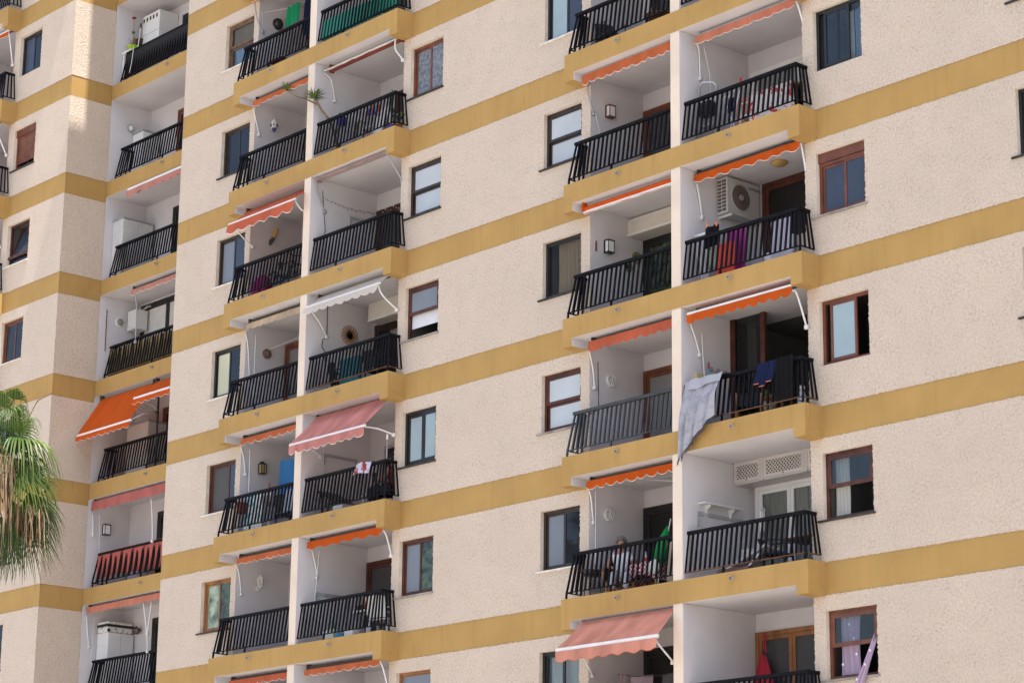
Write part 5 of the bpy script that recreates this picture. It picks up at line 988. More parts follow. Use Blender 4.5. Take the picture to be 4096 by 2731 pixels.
# AR2: yucca etc
t = thing('potted_yucca', 'tall leaning yucca with spiky leaf tufts reaching past the pillar', 'potted plant', (A0+3.62, .0, F(2))); pot(t, A0+3.72, .02, F(2), .16, .3, TERR); rr = random.Random(21)
mb = MB(); mb.tube([(A0+3.72, .02, F(2)+.26), (A0+3.66, -.10, F(2)+.75), (A0+3.58, -.2, F(2)+1.05), (A0+3.47, -.32, F(2)+1.25), (A0+3.42, -.44, F(2)+1.45), (A0+3.36, -.5, F(2)+1.58)], [.035, .035, .032, .028, .022, .015], 8); mb.tube([(A0+3.44, -.40, F(2)+1.38), (A0+3.25, -.62, F(2)+1.52), (A0+3.0, -.8, F(2)+1.64), (A0+2.82, -.9, F(2)+1.80)], [.02, .016, .013, .01], 7); mb.tube([(A0+3.68, -.05, F(2)+.65), (A0+3.80, -.05, F(2)+.9), (A0+3.86, -.1, F(2)+1.15)], .014, 6); mb.build('trunk', STEM, t, True)
mb = MB(); blades(mb, (A0+3.38, -.48, F(2)+1.54), 80, .33, .017, rr, .55, .15); blades(mb, (A0+2.82, -.9, F(2)+1.80), 46, .24, .015, rr, .5, .15); mb.build('foliage', LEAF, t); mb = MB(); blades(mb, (A0+3.88, -.1, F(2)+1.15), 40, .42, .008, rr, -.9, .5); mb.build('fern_fronds', mat('fern_green', (.04, .16, .06), .6, .2), t)
t = thing('dish_rack', 'white wire rack with hanging pegs behind the yucca', 'rack', (A0+4.3, .5, F(2)+1.0)); mb = MB()
for i in range(5): mb.tube([(A0+3.9+.05*i, .2+.06*i, F(2)+1.02), (A0+4.0+.05*i, .2+.06*i, F(2)+1.22), (A0+4.15+.05*i, .22+.06*i, F(2)+1.26)], .008, 5)
for i in range(7): mb.tube([(A0+4.1, .3+.05*i, F(2)+1.25), (A0+4.9, .3+.05*i, F(2)+1.08)], .004, 4)
mb.build('wires', PLW, t)
mb = MB(); rr = random.Random(6); [mb.box(A0+4.4+.07*i, A0+4.46+.07*i, .25, .3, F(2)+.98+.06*rr.random(), F(2)+1.16, i % 3) for i in range(7)]; one(mb, 'laundry_bundle', [mat('bundle_red', (.45, .03, .06), .8), mat('bundle_blue', (.03, .05, .22), .8), mat('bundle_teal', (.05, .30, .34), .8)], 'bunch of red and blue pegs and rags on the white wire rack', 'pegs')
t = thing('basket', 'blue peg basket hanging on the railing by the yucca', 'basket', (A0+4.0, -.2, F(2)+.75)); MB().lathe([(.10, 0), (.13, .17), (.12, .17), (.004, .15)], (A0+4.02, -.16, F(2)+.78), 'z', 16).build('basket_body', mat('basket_blue', (.06, .05, .30), .4), t, True); MB().tube([(A0+3.9, -.16, F(2)+.95), (A0+3.97, -.16, F(2)+1.08), (A0+4.07, -.16, F(2)+1.08), (A0+4.14, -.16, F(2)+.95)], .008, 6).build('handle', mat('basket_blue', (.06, .05, .30), .4), t)
t = thing('closed_parasol', 'thin black closed parasol with a green tip', 'parasol', (A0+4.75, .7, F(2))); MB().tube([(A0+4.75, .75, F(2)), (A0+4.72, .75, F(2)+1.5)], .03, 7).build('parasol_body', FBLACK, t); MB().lathe([(.03, 0), (.02, .15), (.012, .2)], (A0+4.72, .75, F(2)+1.5), 'z', 8).build('tip', mat('tip_green', (.10, .30, .05), .6), t)
table('long white shelf table with pots behind the yucca railing', A0+4.45, A0+5.6, .05, .4, F(2)+.62, F(2), PLW, PLW)
mb = MB(); [mb.lathe([(.06, 0), (.06, .09), (.06, .18)], (A0+4.5+.17*i, -.1, F(2)+.10), 'z', 10, i % 3) for i in range(5)]; one(mb, 'flower_boxes', [mat('glass_red', (.42, .02, .06), .4), mat('glass_orange', (.55, .13, .03), .4), mat('glass_magenta', (.35, .03, .20), .4)], 'row of red and orange pots at the foot of the yucca railing', 'pots')
chair('white folding chair at the right end of the yucca balcony', A0+5.5, .3, F(2), R(170), PLW, PLW, .85, .4); rr = random.Random(31)
t = thing('potted_plant', 'trailing plant at the corner post of the yucca balcony', 'potted plant', (A0+6.0, .0, F(2))); pot(t, A0+5.98, -.02, F(2)+.1, .12, .2, TERR); mb = MB(); blades(mb, (A0+5.98, -.02, F(2)+.4), 40, .35, .014, rr, .9, .3); mb.build('foliage', mat('leaf_dark', (.03, .055, .02), .7, .25, 6), t)
one(MB().box(A0+4.95, A0+5.35, .55, .65, F(2)+.65, F(2)+.95), 'cloth_pouch', mat('pouch_yellow', (.35, .26, .03), .8, .15, 9), 'yellow pouch hung behind the yucca railing', 'pouch', bevel=.03)
# AR0
one(MB().box(A0+4.0, A0+4.7, .0, .15, F(0)+.1, F(0)+.85), 'deck_cushion', mat('cushion_teal', (.02, .12, .14), .8, .1), 'teal deck cushion behind the railing below the rattan mirror', 'cushion', bevel=.05); chair('dark chair right of the teal cushion', A0+5.1, .3, F(0), R(180), FDBROWN, DBK); chair('dark chair at the left end below the rattan mirror', A0+3.75, .35, F(0), R(160), FDBROWN, DBK)
one(MB().box(A0+4.05, A0+4.55, 1.40, 1.43, 1.56, 1.72).box(A0+4.08, A0+4.52, 1.395, 1.3995, 1.59, 1.69, 1), 'picture_frame', [FWOOD, PGREY], 'small wooden picture frame by the dark door', 'picture')
# BR1
t = thing('step_ladder', 'aluminium step ladder leaning at the left end of the balcony', 'ladder', (3.6, .1, F(1))); mb = MB(); [mb.bar((3.40+.36*s_, -.12+.2*s_, F(1)), (3.42+.26*s_, .0+.2*s_, F(1)+1.38), .03, .05) for s_ in (0, 1)]; mb.tube([(3.42, .0, F(1)+1.36), (3.46, .03, F(1)+1.44), (3.62, .16, F(1)+1.44), (3.68, .2, F(1)+1.36)], .022, 7); mb.build('rails', ALU, t); mb = MB(); [mb.box(3.42, 3.72, -.08+.03*i, .10+.03*i, F(1)+.25*i, F(1)+.25*i+.03) for i in (1, 2, 3)]; mb.build('steps', GREYM, t); MB().box(3.44, 3.72, -.05, .12, F(1)+.72, F(1)+1.0).build('tool_tray', FBLACK, t)
t = thing('drying_rack', 'white concertina drying rack behind the railing right of the ladder', 'drying rack', (4.1, .3, F(1))); mb = MB(); pz = [(3.82+.09*i, .2, F(1)+.98+.075*(i % 2)+.03*i) for i in range(7)]; mb.tube(pz, .012, 5); mb.tube([(p[0], p[1]+.5, p[2]) for p in pz], .012, 5); [mb.tube([p, (p[0], p[1]+.5, p[2])], .007, 5) for p in pz]; mb.bar((3.9, .2, F(1)), (4.3, .2, F(1)+1.1), .02, .02); mb.bar((4.3, .2, F(1)), (3.9, .2, F(1)+1.0), .02, .02); mb.build('rack_frame', PLW, t)
LG5 = 'washing on the concertina rack'
drape('hanging_cloth', 'dark blue sock on the concertina rack', 3.98, 4.14, .18, F(1)+1.0, .3, NAVY, folds=1, group=LG5); drape('hanging_cloth', 'faded salmon towel on the concertina rack', 4.20, 4.48, .2, F(1)+.95, .7, cloth_mat('cloth_salmon', (.45, .22, .17), .25), folds=1, group=LG5); one(MB().box(4.38, 4.41, .1, .13, F(1)+1.18, F(1)+1.30), 'clothes_peg', mat('peg_red', (.5, .02, .02), .5), 'red clothes peg on the concertina rack', 'clothes peg')
chair('white plastic chair facing the patterned tablecloth', 4.72, .25, F(1), R(-70), PLW, PLW, .95, .5)
t = table('table under the patterned red and white cloth', 4.95, 6.0, -.2, .75, F(1)+.70, F(1), WOOD); TC = print_mat('tablecloth_print', (.62, .58, .57), (.45, .05, .04), 6, .55, .60)
mb = MB(); mb.grid(lambda u, v: (4.92+1.12*u, -.215-.03*math.sin(u*17)*(1-v), F(1)+.12+.59*v), 40, 6); mb.grid(lambda u, v: (4.915+.02*math.sin(v*9), -.21+.98*u, F(1)+.12+.59*v), 20, 6); mb.grid(lambda u, v: (4.92+1.12*u, -.215+.99*v, F(1)+.712), 10, 10); one(mb, 'tablecloth', TC, 'white tablecloth with red print hanging to the floor', 'tablecloth', smooth=True)
one(MB().box(5.0, 5.55, .8, .88, F(1)+.1, F(1)+1.05), 'chair_back', DBK, 'black panel standing behind the patterned tablecloth', 'panel', bevel=.02); chair('black chair at the corner post behind the patterned cloth', 5.85, .95, F(1), R(170), FBLACK, DBK, 1.0)
# BR-1
rr = random.Random(77)
t = thing('potted_plant', 'broad leaved green plant behind the railing right of the shawl', 'potted plant', (4.75, .4, F(-1))); pot(t, 4.75, .4, F(-1)+.3, .14, .22, PLW); mb = MB(); blades(mb, (4.75, .4, F(-1)+.5), 22, .34, .035, rr, 1.0, .3); mb.build('foliage', mat('leaf_bright', (.12, .20, .03), .5, .2, 6), t)
table('brown table with a white rim behind the railing, shawl balcony', 4.75, 5.35, .1, .6, F(-1)+.52, F(-1), WOOD, WOOD, True); chair('wooden chair tipped behind the grey shawl', 4.38, .25, F(-1), R(40), mat('chair_wood_pale', (.36, .18, .07), .6, .2), DBK, .8); t = thing('potted_plant', 'low dark green plant on the floor of the shawl balcony', 'potted plant', (5.0, -.1, F(-1))); pot(t, 5.0, -.1, F(-1), .1, .12, TERR); mb = MB(); blades(mb, (5.0, -.1, F(-1)+.1), 30, .22, .03, rr, .5, .3); mb.build('foliage', mat('leaf_dark', (.03, .055, .02), .7, .25, 6), t)
t = thing('spray_bottle', 'white detergent bottle at the corner post of the shawl balcony', 'bottle', (5.98, .02, F(-1))); MB().lathe([(.07, 0), (.08, .22), (.05, .33), (.03, .36)], (5.95, -.05, F(-1)+.08), 'z', 12).build('bottle_body', print_mat('bottle_label', (.55, .58, .62), (.05, .12, .35), 6, .55, .6), t, True); MB().lathe([(.035, 0), (.06, .02), (.06, .07), (.03, .08)], (5.95, -.05, F(-1)+.44), 'z', 12).build('cap', PLW, t)
one(MB().lathe([(.16, 0), (.2, .1), (.19, .11), (.004, .08)], (5.7, -.1, F(-1)), 'z', 18), 'wash_bowl', PLW, 'white bowl on the floor under the black cloth', 'bowl', smooth=True); one(MB().box(4.42, 4.6, -.22, -.1, F(-1), F(-1)+.14), 'red_can', mat('can_red', (.42, .02, .02), .4), 'small red can by the foot of the grey shawl', 'can', bevel=.02)
# BR-2
table('dark folding table near the right corner post', 5.2, 6.0, .15, .8, F(-2)+.66, F(-2), FBROWN, FBLACK); chair('black metal chair left of the dark folding table', 4.95, .35, F(-2), R(110), FBLACK, DBK, .74, .4); chair('black metal chair behind the dark folding table', 5.9, .95, F(-2), R(180), FBLACK, DBK, .9)
one(MB().lathe([(.15, 0), (.20, .55), (.21, .57), (.004, .5)], (4.30, .35, F(-2)+.02), 'z', 20), 'laundry_basket', mat('basket_pale', (.55, .54, .52), .6, .1, 30), 'pale ribbed laundry basket in front of the curtained door', 'basket', smooth=True); one(MB().tube([(4.0, -.18, F(-2)+.12), (4.7, -.1, F(-2)+.12)], .10, 10), 'rolled_mat', mat('mat_brown', (.16, .10, .08), .8, .2), 'brown rolled mat lying behind the railing', 'rolled mat'); t = thing('deck_chair', 'folded pale deck chair lying by the laundry basket', 'chair', (4.6, .1, F(-2)))
MB().bar((4.2, .0, F(-2)+.2), (4.95, .2, F(-2)+.55), .45, .05, 0, (0, 1, 0)).build('fabric', cloth_mat('cloth_offwhite', (.55, .54, .58), .25, .1), t); mb = MB(); mb.bar((4.15, -.2, F(-2)+.18), (4.98, .0, F(-2)+.58), .03, .03); mb.bar((4.5, -.2, F(-2)), (4.9, -.05, F(-2)+.45), .03, .03); mb.bar((4.15, .25, F(-2)+.18), (4.98, .42, F(-2)+.58), .03, .03); mb.build('frame', PLW, t)
# BL-2
CH = check_mat('gingham', (.44, .02, .04), (.66, .60, .60), 22)
t = table('table with the red and white checked cloth', 1.12, 1.85, .30, 1.0, F(-2)+.70, F(-2), WICK); mb = MB(); mb.grid(lambda u, v: (1.09+.79*u, .27-.02*math.sin(u*21)*(1-v), F(-2)+.36+.13*abs(math.sin(u*3.3))+(.345-.13*abs(math.sin(u*3.3)))*v), 30, 6); mb.grid(lambda u, v: (1.09+.79*u, .27+.76*v, F(-2)+.706), 6, 6); mb.grid(lambda u, v: (1.085-.02*math.sin(u*17)*(1-v), .27+.76*u, F(-2)+.15+.555*v), 30, 6); mb.grid(lambda u, v: (1.885, .27+.76*u, F(-2)+.35+.355*v), 10, 4); one(mb, 'tablecloth', CH, 'red and white checked cloth on the table beside the woman', 'tablecloth')
t = thing('bottle', 'bottle with a red label on the checked tablecloth', 'bottle', (1.45, .45, F(-2)+.707)); MB().lathe([(.035, 0), (.035, .14), (.014, .19), (.014, .24)], (1.45, .42, F(-2)+.708), 'z', 12).build('bottle_body', mat('bottle_clear', (.45, .45, .45), .15), t, True); MB().lathe([(.036, .05), (.036, .12)], (1.45, .42, F(-2)+.708), 'z', 12).build('bottle_label', mat('label_red', (.5, .02, .02), .5), t)
t = thing('closed_parasol', 'closed green parasol leaning by the pillar', 'parasol', (2.1, .25, F(-2))); MB().tube([(1.92, .28, F(-2)+.55), (1.98, .28, F(-2)+.75), (2.1, .27, F(-2)+1.05), (2.22, .26, F(-2)+1.3)], [.06, .13, .12, .03], 10).build('canopy', cloth_mat('parasol_green', (.02, .28, .07), .25, .12), t, True); MB().tube([(1.85, .28, F(-2)), (2.3, .26, F(-2)+1.45)], .014, 7).build('pole', ALU, t)
one(MB().box(2.40, 2.75, .05, .10, F(-2)+.1, F(-2)+.95), 'wooden_board', mat('board_beige', (.38, .31, .22), .7, .08), 'beige board standing beside the pillar', 'board'); one(MB().box(2.45, 2.8, -.2, .0, F(-2), F(-2)+.14), 'blue_box', mat('box_blue', (.03, .03, .28), .5), 'blue and white box low by the pillar', 'box', bevel=.02); one(MB().lathe([(.13, 0), (.15, .02), (.02, .03)], (1.98, .1, F(-2)+.55), 'y', 20), 'white_plate', PLW, 'white round plate propped right of the checked cloth', 'plate', smooth=True)
t = thing('barbecue', 'small dark barbecue tray on thin legs at the left end', 'barbecue', (.52, -.15, F(-2))); MB().lathe([(.18, 0), (.23, .10), (.22, .10), (.17, .02), (.004, .02)], (.52, -.12, F(-2)+.52), 'z', 20).build('bowl', FDBROWN, t, True); [MB().tube([(.52+.15*math.cos(a), -.12+.15*math.sin(a), F(-2)+.53), (.52+.2*math.cos(a), -.12+.2*math.sin(a), F(-2))], .01, 6).build('leg', FBLACK, t) for a in (.5, 2.6, 4.7)]; mb = MB(); rr = random.Random(9); [mb.blob((.52+.14*rr.uniform(-1, 1), -.12+.14*rr.uniform(-1, 1), F(-2)+.60), .03, .2, 1, i % 2, i) for i in range(14)]; mb.build('charcoal', [mat('coal', (.03, .02, .02), .9), mat('coal_red', (.28, .07, .04), .9)], t)

# more clutter behind the yucca railing
one(MB().tube([(A0+4.75+.18*math.cos(a_*.35), -.18+.03*math.sin(a_), F(2)+.45+.22*math.sin(a_*.35)) for a_ in range(36)], .014, 6), 'garden_hose', mat('hose_olive', (.16, .17, .06), .5, .1), 'coil of olive garden hose behind the yucca railing', 'hose')
t = thing('folding_table', 'white folded table leaning at the right part of the yucca railing', 'table', (A0+5.3, .0, F(2))); MB().bar((A0+5.25, -.12, F(2)), (A0+5.32, -.02, F(2)+.7), .42, .03, 0, (.9, -.1, 0)).build('tabletop', PLW, t); MB().bar((A0+5.1, -.18, F(2)), (A0+5.2, -.1, F(2)+.55), .03, .03).build('leg', ALU, t)
for i_, (x_, z_, m_, lb_) in enumerate(((4.95, .30, 'glass_red', 'red box'), (5.62, .35, 'basket_blue', 'blue box'), (5.82, .2, 'cabinet_grey', 'grey box'))):
    one(MB().box(A0+x_, A0+x_+.22, -.1, .12, F(2), F(2)+z_), 'storage_box', MATS[m_], lb_+' on the floor behind the yucca railing', 'box', bevel=.02)
one(MB().blob((A0+5.55, .1, F(2)+.75), .14, .25, 2, 0, 4, (1.3, .8, .7)), 'dark_bag', FBLACK, 'dark bag hanging at the right end of the yucca balcony', 'bag', smooth=True)

# ------------------------------------------------------------------ people
def skinned(name, parent, m, pts, edges, org, fr, rt_, sub=2):
    """one continuous body grown from a skeleton: pts = {key: (x right, y forward, z, radius)}"""
    keys = list(pts); me = bpy.data.meshes.new(name); V = []
    for k in keys:
        x, y, z, _ = pts[k]; V.append(Vector((org[0]+rt_[0]*x+fr[0]*y, org[1]+rt_[1]*x+fr[1]*y, org[2]+z))-ORG[parent.name])
    me.from_pydata([tuple(v) for v in V], [(keys.index(a), keys.index(b)) for a, b in edges], [])
    o = bpy.data.objects.new(name, me); COL.objects.link(o); o.parent = parent
    sk = o.modifiers.new('skin', 'SKIN'); sk.use_smooth_shade = True
    for i, k in enumerate(keys):
        r = pts[k][3]; sv = me.skin_vertices[0].data[i]; sv.radius = r if isinstance(r, tuple) else (r, r); sv.use_root = (i == 0)
    if sub: s_ = o.modifiers.new('smooth', 'SUBSURF'); s_.levels = sub; s_.render_levels = sub
    dg = bpy.context.evaluated_depsgraph_get(); ev = o.evaluated_get(dg); m2 = bpy.data.meshes.new_from_object(ev)
    o.modifiers.clear(); o.data = m2; m2.materials.clear(); m2.materials.append(m)
    for p in m2.polygons: p.use_smooth = True; p.material_index = 0
    ORG[o.name] = ORG[parent.name]; return o
def person(label, x, y, f, ang, skin, shirt, trousers, hair, arms, hairstyle='curly', sleeve=.5):
    """seated figure; ang: heading of the body (degrees from +x)"""
    t = thing('person', label, 'person', (x, y, f)); a = R(ang); fr = Vector((math.cos(a), math.sin(a), 0)); rg = Vector((math.sin(a), -math.cos(a), 0)); o = (x, y, f)
    P = {'pelvis': (0, 0, .50, (.15, .12)), 'waist': (0, -.02, .68, (.135, .10)), 'chest': (0, -.01, .88, (.15, .105)), 'neck': (0, .0, 1.02, .055), 'jaw': (0, .03, 1.09, .068), 'head': (0, .02, 1.17, (.078, .09)), 'crown': (0, .0, 1.24, .062),
         'nose': (0, .115, 1.145, .014)}
    E = [('pelvis', 'waist'), ('waist', 'chest'), ('chest', 'neck'), ('neck', 'jaw'), ('jaw', 'head'), ('head', 'crown'), ('head', 'nose')]
    SH, SE = {}, []; TR, TE = {}, []
    for s, nm in ((-1, 'l'), (1, 'r')):
        el, wr = arms[0 if s < 0 else 1]
        P.update({'sh'+nm: (s*.165, 0, .945, .06), 'el'+nm: (*el, .043), 'wr'+nm: (*wr, .028), 'hip'+nm: (s*.10, .06, .48, .09), 'kn'+nm: (s*.13, .46, .49, .062), 'an'+nm: (s*.13, .48, .09, .04), 'to'+nm: (s*.14, .62, .035, .035)})
        d = Vector(wr)-Vector(el); d.normalize(); sd = d.cross(Vector((0, 0, 1))); sd = sd.normalized() if sd.length > .01 else Vector((1, 0, 0)); pm = Vector(wr)+d*.07
        P['pa'+nm] = (*pm, .026); E += [('chest', 'sh'+nm), ('sh'+nm, 'el'+nm), ('el'+nm, 'wr'+nm), ('wr'+nm, 'pa'+nm), ('pelvis', 'hip'+nm), ('hip'+nm, 'kn'+nm), ('kn'+nm, 'an'+nm), ('an'+nm, 'to'+nm)]
        for q, (off, ln) in enumerate(((-.026, .065), (-.009, .078), (.009, .072), (.026, .058))):
            P['f%s%da' % (nm, q)] = (*(pm+sd*off+d*.03), .009); P['f%s%db' % (nm, q)] = (*(pm+sd*off*1.15+d*(.03+ln)+Vector((0, 0, -.02))), .007)
            E += [('pa'+nm, 'f%s%da' % (nm, q)), ('f%s%da' % (nm, q), 'f%s%db' % (nm, q))]
        P['th'+nm] = (*(pm+sd*(-.045)*s+d*.01), .01); E.append(('pa'+nm, 'th'+nm))
        up_ = Vector((s*.165, 0, .945)).lerp(Vector(el), sleeve)
        SH.update({'sh'+nm: (s*.165, 0, .95, .073), 'sl'+nm: (*up_, .062)}); SE += [('chest', 'sh'+nm), ('sh'+nm, 'sl'+nm)]
        TR.update({'hip'+nm: (s*.10, .06, .49, .108), 'kn'+nm: (s*.13, .46, .50, .078), 'sn'+nm: (s*.13, .48, .2, .06)}); TE += [('pelvis', 'hip'+nm), ('hip'+nm, 'kn'+nm), ('kn'+nm, 'sn'+nm)]
    skinned('body', t, skin, P, E, o, fr, rg)
    SH = {'waist': (0, -.02, .66, (.155, .122)), 'hem': (0, .0, .50, (.165, .14)), 'chest': (0, -.01, .88, (.165, .122)), 'collar': (0, .0, .985, .07), **SH}
    skinned('shirt', t, shirt, SH, [('waist', 'hem'), ('waist', 'chest'), ('chest', 'collar')]+SE, o, fr, rg, 1)
    skinned('trousers', t, trousers, {'pelvis': (0, 0, .50, (.16, .135)), **TR}, TE, o, fr, rg, 1)
    W_ = lambda q: Vector((x, y, f))+rg*q[0]+fr*q[1]+Vector((0, 0, q[2]))
    mb = MB(); rr = random.Random(int(ang)+3)
    if hairstyle == 'curly':
        for i in range(70):
            u, v = rr.uniform(-1, 1), rr.random()*2*math.pi; q = Vector((math.sqrt(1-u*u)*math.cos(v), math.sqrt(1-u*u)*math.sin(v), u))
            if q.y > .25 and q.z < .55: continue
            if q.z < -.75: continue
            mb.blob(W_((q.x*.098, -.005+q.y*.10, 1.185+q.z*.105)), .034*rr.uniform(.8, 1.25), .25, 1, 0, i)
    else:
        mb.blob(W_((0, -.02, 1.20)), .115, .04, 3, 0, 1, (1, 1, .95)); mb.blob(W_((0, -.12, 1.24)), .06, .05, 2, 0, 2)
    mb.build('hair', hair, t, True)
    for s in (-1, 1): MB().blob(W_((s*.032, .088, 1.172)), .010, 0, 1).build('eye', FBLACK, t, True); MB().blob(W_((s*.084, .01, 1.155)), .026, .05, 1, 0, 1, (.5, .8, 1.2)).build('ear', skin, t, True)
    MB().bar(W_((-.026, .092, 1.095)), W_((.026, .092, 1.095)), .010, .012).build('mouth', mat('lips', (.30, .09, .07), .6), t)
    return t
SKIN = mat('skin_tanned', (.40, .20, .13), .6, .05, 8); SKIN2 = mat('skin_brown', (.28, .14, .09), .6, .05, 8)
FB = H*-2-.08
person('woman with grey curly hair in a white shirt sitting in a wicker chair', .84, .36, FB, -49, SKIN, mat('shirt_white', (.66, .65, .67), .85, .05, 6, .3, 30), mat('trousers_white', (.5, .5, .54), .85, .08, 8), mat('hair_grey', (.17, .15, .13), .8, .3, 30),
       [((-.27, .0, .70), (-.28, .12, .55)), ((.27, .04, .72), (.16, .26, .66))])
t = thing('wicker_chair', 'round backed wicker armchair the woman sits in', 'chair', (.84, .36, FB)); a = R(-49); fr = Vector((math.cos(a), math.sin(a), 0)); rg = Vector((math.sin(a), -math.cos(a), 0)); Wc = lambda q: Vector((.84, .36, FB))+rg*q[0]+fr*q[1]+Vector((0, 0, q[2]))
mb = MB(); mb.grid(lambda u, v: Wc((.26*(2*u-1), -.2+.5*v, .40)), 6, 6); mb.tube([Wc((.27*math.cos(q*math.pi/12), .05+.27*math.sin(q*math.pi/12), .39)) for q in range(25)], .025, 6); mb.build('seat', WICK, t, True)
mb = MB(); mb.grid(lambda u, v: Wc((.34*math.cos(math.pi*(1-u))*(.9+.1*v), -.06-.24*math.sin(math.pi*u), .42+(.30+.26*math.sin(math.pi*u))*v)), 20, 8); mb.build('backrest', mat('wicker_dark', (.07, .04, .02), .8, .3, 30), t, True)
mb = MB(); [mb.tube([Wc((.34*math.cos(math.pi*(1-u))*.98, -.06-.24*math.sin(math.pi*u), .72+.26*math.sin(math.pi*u)-d)) for u in [i/20 for i in range(21)]], .022, 7) for d in (0, .05)]; mb.build('rim', WICK, t, True)
for s in (-1, 1): MB().tube([Wc((s*.34, -.06, .68)), Wc((s*.36, .12, .64)), Wc((s*.34, .26, .58)), Wc((s*.30, .28, .36))], .024, 7).build('armrest', WICK, t, True)
for s in (-1, 1):
    for y_ in (-.18, .26): MB().tube([Wc((s*.26, y_, .39)), Wc((s*.28, y_*1.1, 0))], .02, 6).build('leg', WICK, t, True)
mb = MB(); [mb.tube([Wc((s*.14+.13*math.cos(q*math.pi/10), .27, .04+.24*math.sin(q*math.pi/10))) for q in range(11)], .016, 6) for s in (-1, 1)]; mb.build('base_hoops', WICK, t, True)
one(MB().box(.60, 1.02, .22, .60, FB+.405, FB+.43), 'seat_cushion', mat('cushion_olive', (.20, .19, .05), .8, .1), 'olive cushion on the wicker armchair', 'cushion', bevel=.01)
person('person with dark tied hair and a maroon top sitting half hidden at the wall edge', A0+5.66, .30, H*-1-.08, 205, SKIN2, mat('shirt_maroon', (.16, .02, .03), .85, .08), mat('trousers_dark', (.02, .02, .03), .85), mat('hair_black', (.012, .010, .010), .6, .2),
       [((-.25, .05, .72), (-.20, .28, .62)), ((.26, .05, .70), (.20, .27, .60))], 'tied', .35)
chair('dark chair at the right end under the pink awning, carrying a person', A0+5.66, .30, H*-1-.08, R(205-270), FBLACK, DBK, .8)

# ------------------------------------------------------------------ palm tree
PR, PU, PT = Vector((.656, .755, 0)), Vector((0, 0, 1)), Vector((.755, -.656, 0)); P0 = Vector((-8.54, -8.0, -2.72)); PX = 1/193
def pp(x, y, d=0): return P0+PR*(x*PX)+PU*((1850-y)*PX)+PT*d
CROWN = pp(-75, 1850); palm = thing('palm_tree', 'fan palm with green fronds and a skirt of dry hanging leaves at the left edge', 'palm tree', (CROWN.x, CROWN.y, GZ))
def palm_mat(name, c, d, rough=.42, tr=.22):
    M = cloth_mat(name, c, tr, .4, d); M.node_tree.nodes['Principled BSDF'].inputs['Roughness'].default_value = rough; M.node_tree.nodes['Principled BSDF'].inputs['Specular IOR Level'].default_value = .35; return M
PG1 = palm_mat('frond_green', (.105, .155, .03), (.04, .085, .014)); PG2 = palm_mat('frond_dark', (.045, .08, .02), (.022, .042, .011)); PDRY = palm_mat('frond_dry', (.52, .40, .27), (.28, .19, .11), .7, .2); PDRY2 = palm_mat('frond_dry_brown', (.26, .145, .07), (.13, .07, .03), .8, .2)  # the darker green puts shading between the fronds into the colour
prn = random.Random(12)
def fan(mb, hub, ang, L_, spread, face, droop, tilt=0, n=34, mi=0, jag=.08, split=.45, wf=1.0):
    a = R(ang); e1 = (PR*math.cos(a)+PU*math.sin(a)+PT*tilt).normalized(); nn = PT*(1-face)+PU*face+PR*.12; nn = (nn-e1*nn.dot(e1)).normalized(); e2 = nn.cross(e1)
    for i in range(n):
        th = R(spread)*((i+.5)/n-.5)*2; d = (e1*math.cos(th)+e2*math.sin(th)); s = (e2*math.cos(th)-e1*math.sin(th)); L2 = L_*(.74+.26*math.cos(th))*prn.uniform(1-jag, 1+jag); hw = L2*R(spread)/n*wf*1.0; dr = droop*prn.uniform(.7, 1.35); tw = prn.uniform(-.12, .12); prev = None
        for j in range(9):
            t_ = j/8; q = max(0, t_-split); p = hub+d*L2*(t_-.35*dr*q*q)+nn*(.10*L2*t_*(1-t_))+s*(tw*L2*q*q)-PU*(dr*L2*(q*q*2.4+.12*t_*t_))
            w = hw*min(t_, split)*1.0 if t_ <= split else hw*split*(.92 if t_ < .75 else .8)*(1-((t_-split)/(1-split))**2.4)
            w = max(w, .0012); c = (p-s*w, p+nn*w*.75, p+s*w)
            if prev: mb.face([prev[0], c[0], c[1], prev[1]], mi); mb.face([prev[1], c[1], c[2], prev[2]], mi)
            prev = c
def petiole(mb, hub, start=None, r=.02, mi=0, sag=.06):
    s = start or CROWN+Vector((prn.uniform(-.06, .06), prn.uniform(-.06, .06), prn.uniform(-.05, .1))); mid = s.lerp(hub, .55)+PU*sag; mb.tube([s, mid, hub], [r*1.3, r, r*.7], 6, mi)
gm = MB(); dm = MB(); ym = MB()
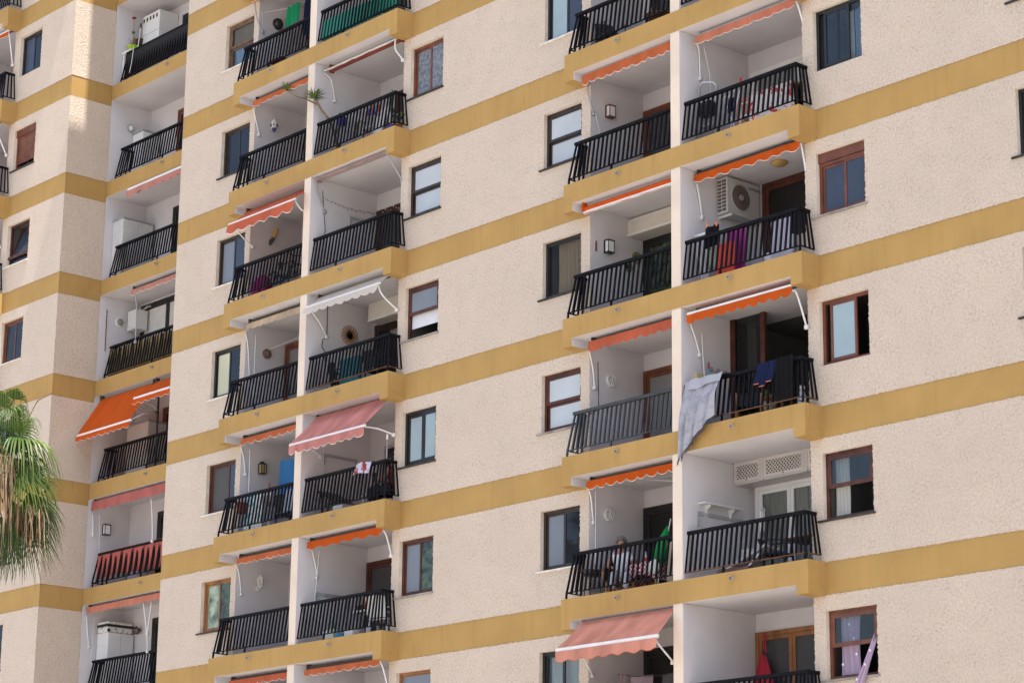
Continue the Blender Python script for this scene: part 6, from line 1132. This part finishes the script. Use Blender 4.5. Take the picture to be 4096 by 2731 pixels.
FANS = [((45, 1728), 25, .66, 150, .10, .55, .1, 30, 0), ((66, 1764), -6, 1.12, 95, .95, .95, .25, 26, 0), ((84, 1878), -36, 1.0, 58, .40, .45, .2, 22, 0), ((125, 1892), -40, .80, 55, .75, .7, -.1, 22, 0), ((40, 1660), 55, .62, 70, .6, 1.5, 0, 28, 0), ((-15, 1625), 70, .6, 100, .5, 1.4, .2, 30, 0),
        ((10, 1650), 20, .60, 90, .85, 1.3, .4, 30, 0), ((60, 1690), 38, .62, 60, .8, .9, -.3, 26, 0), ((95, 2050), -80, 1.25, 42, .2, .25, .1, 30, 1), ((60, 2070), -98, 1.2, 40, .2, .2, .2, 28, 1), ((140, 2050), -66, .80, 40, .3, .5, -.1, 22, 1), ((20, 2060), -100, 1.15, 46, .2, .2, .1, 28, 1), ((160, 2000), -62, .75, 36, .5, .5, -.2, 20, 1),
        ((30, 1745), 5, .62, 120, .45, .7, -.2, 24, 1), ((75, 1800), -20, .85, 80, .85, .9, -.1, 24, 0), ((50, 1830), -50, .95, 55, .5, .6, .0, 22, 1), ((110, 1960), -65, .95, 50, .3, .4, -.1, 22, 0), ((60, 2000), -80, .95, 40, .25, .3, -.2, 20, 0), ((40, 1600), 80, .5, 80, .5, 1.5, .2, 22, 0),
        ((-120, 1700), 130, .9, 120, .5, .8, .1, 34, 0), ((-200, 1790), 170, 1.0, 110, .7, .9, .2, 34, 0), ((-190, 1900), 215, 1.0, 90, .6, .8, 0, 34, 0), ((-90, 1640), 95, .9, 110, .4, 1.0, -.3, 34, 0), ((-140, 2020), -105, 1.1, 60, .3, .4, 0, 30, 1), ((-60, 1800), 60, .8, 120, .7, .8, .8, 34, 0), ((-60, 1820), 100, .9, 120, .6, .8, -.9, 34, 0), ((20, 1770), 10, .8, 120, .8, .8, -.8, 34, 0)]
for h, a, L_, sp, fc, dr, tl, n, k in FANS:
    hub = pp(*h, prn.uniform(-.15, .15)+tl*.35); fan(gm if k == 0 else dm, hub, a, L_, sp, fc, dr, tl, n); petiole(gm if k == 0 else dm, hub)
def strand(hub, out, drop, w, mi, curl=0):
    """one dry ribbon: leaves the hub sideways, bends over and hangs"""
    a = prn.uniform(-.5, .5); d = (PR*math.cos(a)*out+PT*math.sin(a)*abs(out)); s = (PR*prn.uniform(-1, 1)+PT*prn.uniform(-1, 1)).normalized(); prev = None; ph = prn.random()*6
    for j in range(11):
        t_ = j/10; q = 1-(1-t_)**2.2; p = hub+d*q*.9-PU*drop*(t_**1.5)+PU*.10*math.sin(min(1, t_*3)*math.pi)*abs(out)*2+PR*(.03*math.sin(t_*5+ph)*t_+curl*t_*t_)+PT*.03*math.cos(t_*4+ph)*t_
        ww = w*(.55+.6*math.sin(min(1, t_*1.15)*math.pi))*(1 if t_ < .9 else .5)
        c = (p-s*ww, p+s.cross(PU)*ww*.5, p+s*ww)
        if prev: ym.face([prev[0], c[0], c[1], prev[1]], mi); ym.face([prev[1], c[1], c[2], prev[2]], mi)
        prev = c
    for q in range(3): e = p+PR*prn.uniform(-.04, .04)+PT*prn.uniform(-.04, .04)-PU*prn.uniform(.06, .2); ym.bar(p, e, .008, .003, mi)
for i in range(95):
    hx = prn.uniform(-110, 62); strand(pp(hx, 1835+prn.uniform(-12, 30), prn.uniform(.1, .45)), prn.uniform(-.05, .22) if hx > -40 else prn.uniform(-.25, .1), prn.uniform(.9, 2.1), prn.uniform(.009, .022), 0 if prn.random() < .7 else 1)
for i in range(46):
    hx = prn.uniform(85, 185); strand(pp(hx, 2020+prn.uniform(-15, 40), prn.uniform(0, .35)), prn.uniform(-.1, .12), prn.uniform(.35, .95), prn.uniform(.007, .016), 1 if prn.random() < .65 else 0, prn.uniform(-.08, .08))
for hx in (-80, -40, -5, 30, 55): petiole(ym, pp(hx+10, 1840, .3), None, .02, 0, .08)
ym.tube([CROWN+PT*.3, pp(20, 1800, .35), pp(62, 1850, .4), pp(84, 1960, .4)], [.03, .022, .016, .008], 6, 1)
ym.tube([pp(90, 1690), pp(130, 1600), pp(185, 1568)], .010, 5, 1); ym.tube([pp(115, 1630), pp(140, 1590)], .006, 5, 1)
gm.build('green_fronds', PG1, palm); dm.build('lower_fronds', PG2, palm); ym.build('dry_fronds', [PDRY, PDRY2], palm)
tk = [CROWN+Vector((0, 0, .3))]+[Vector((CROWN.x+.05*math.sin(z*.4), CROWN.y, z)) for z in (-3.2, -6, -9, -12, GZ-.1)]
MB().tube(tk, [.12, .17, .16, .17, .2, .26], 14).build('trunk', mat('palm_bark', (.17, .13, .10), .9, .25, 5, .6, 20, stretch=(1, 1, 4)), palm, True)
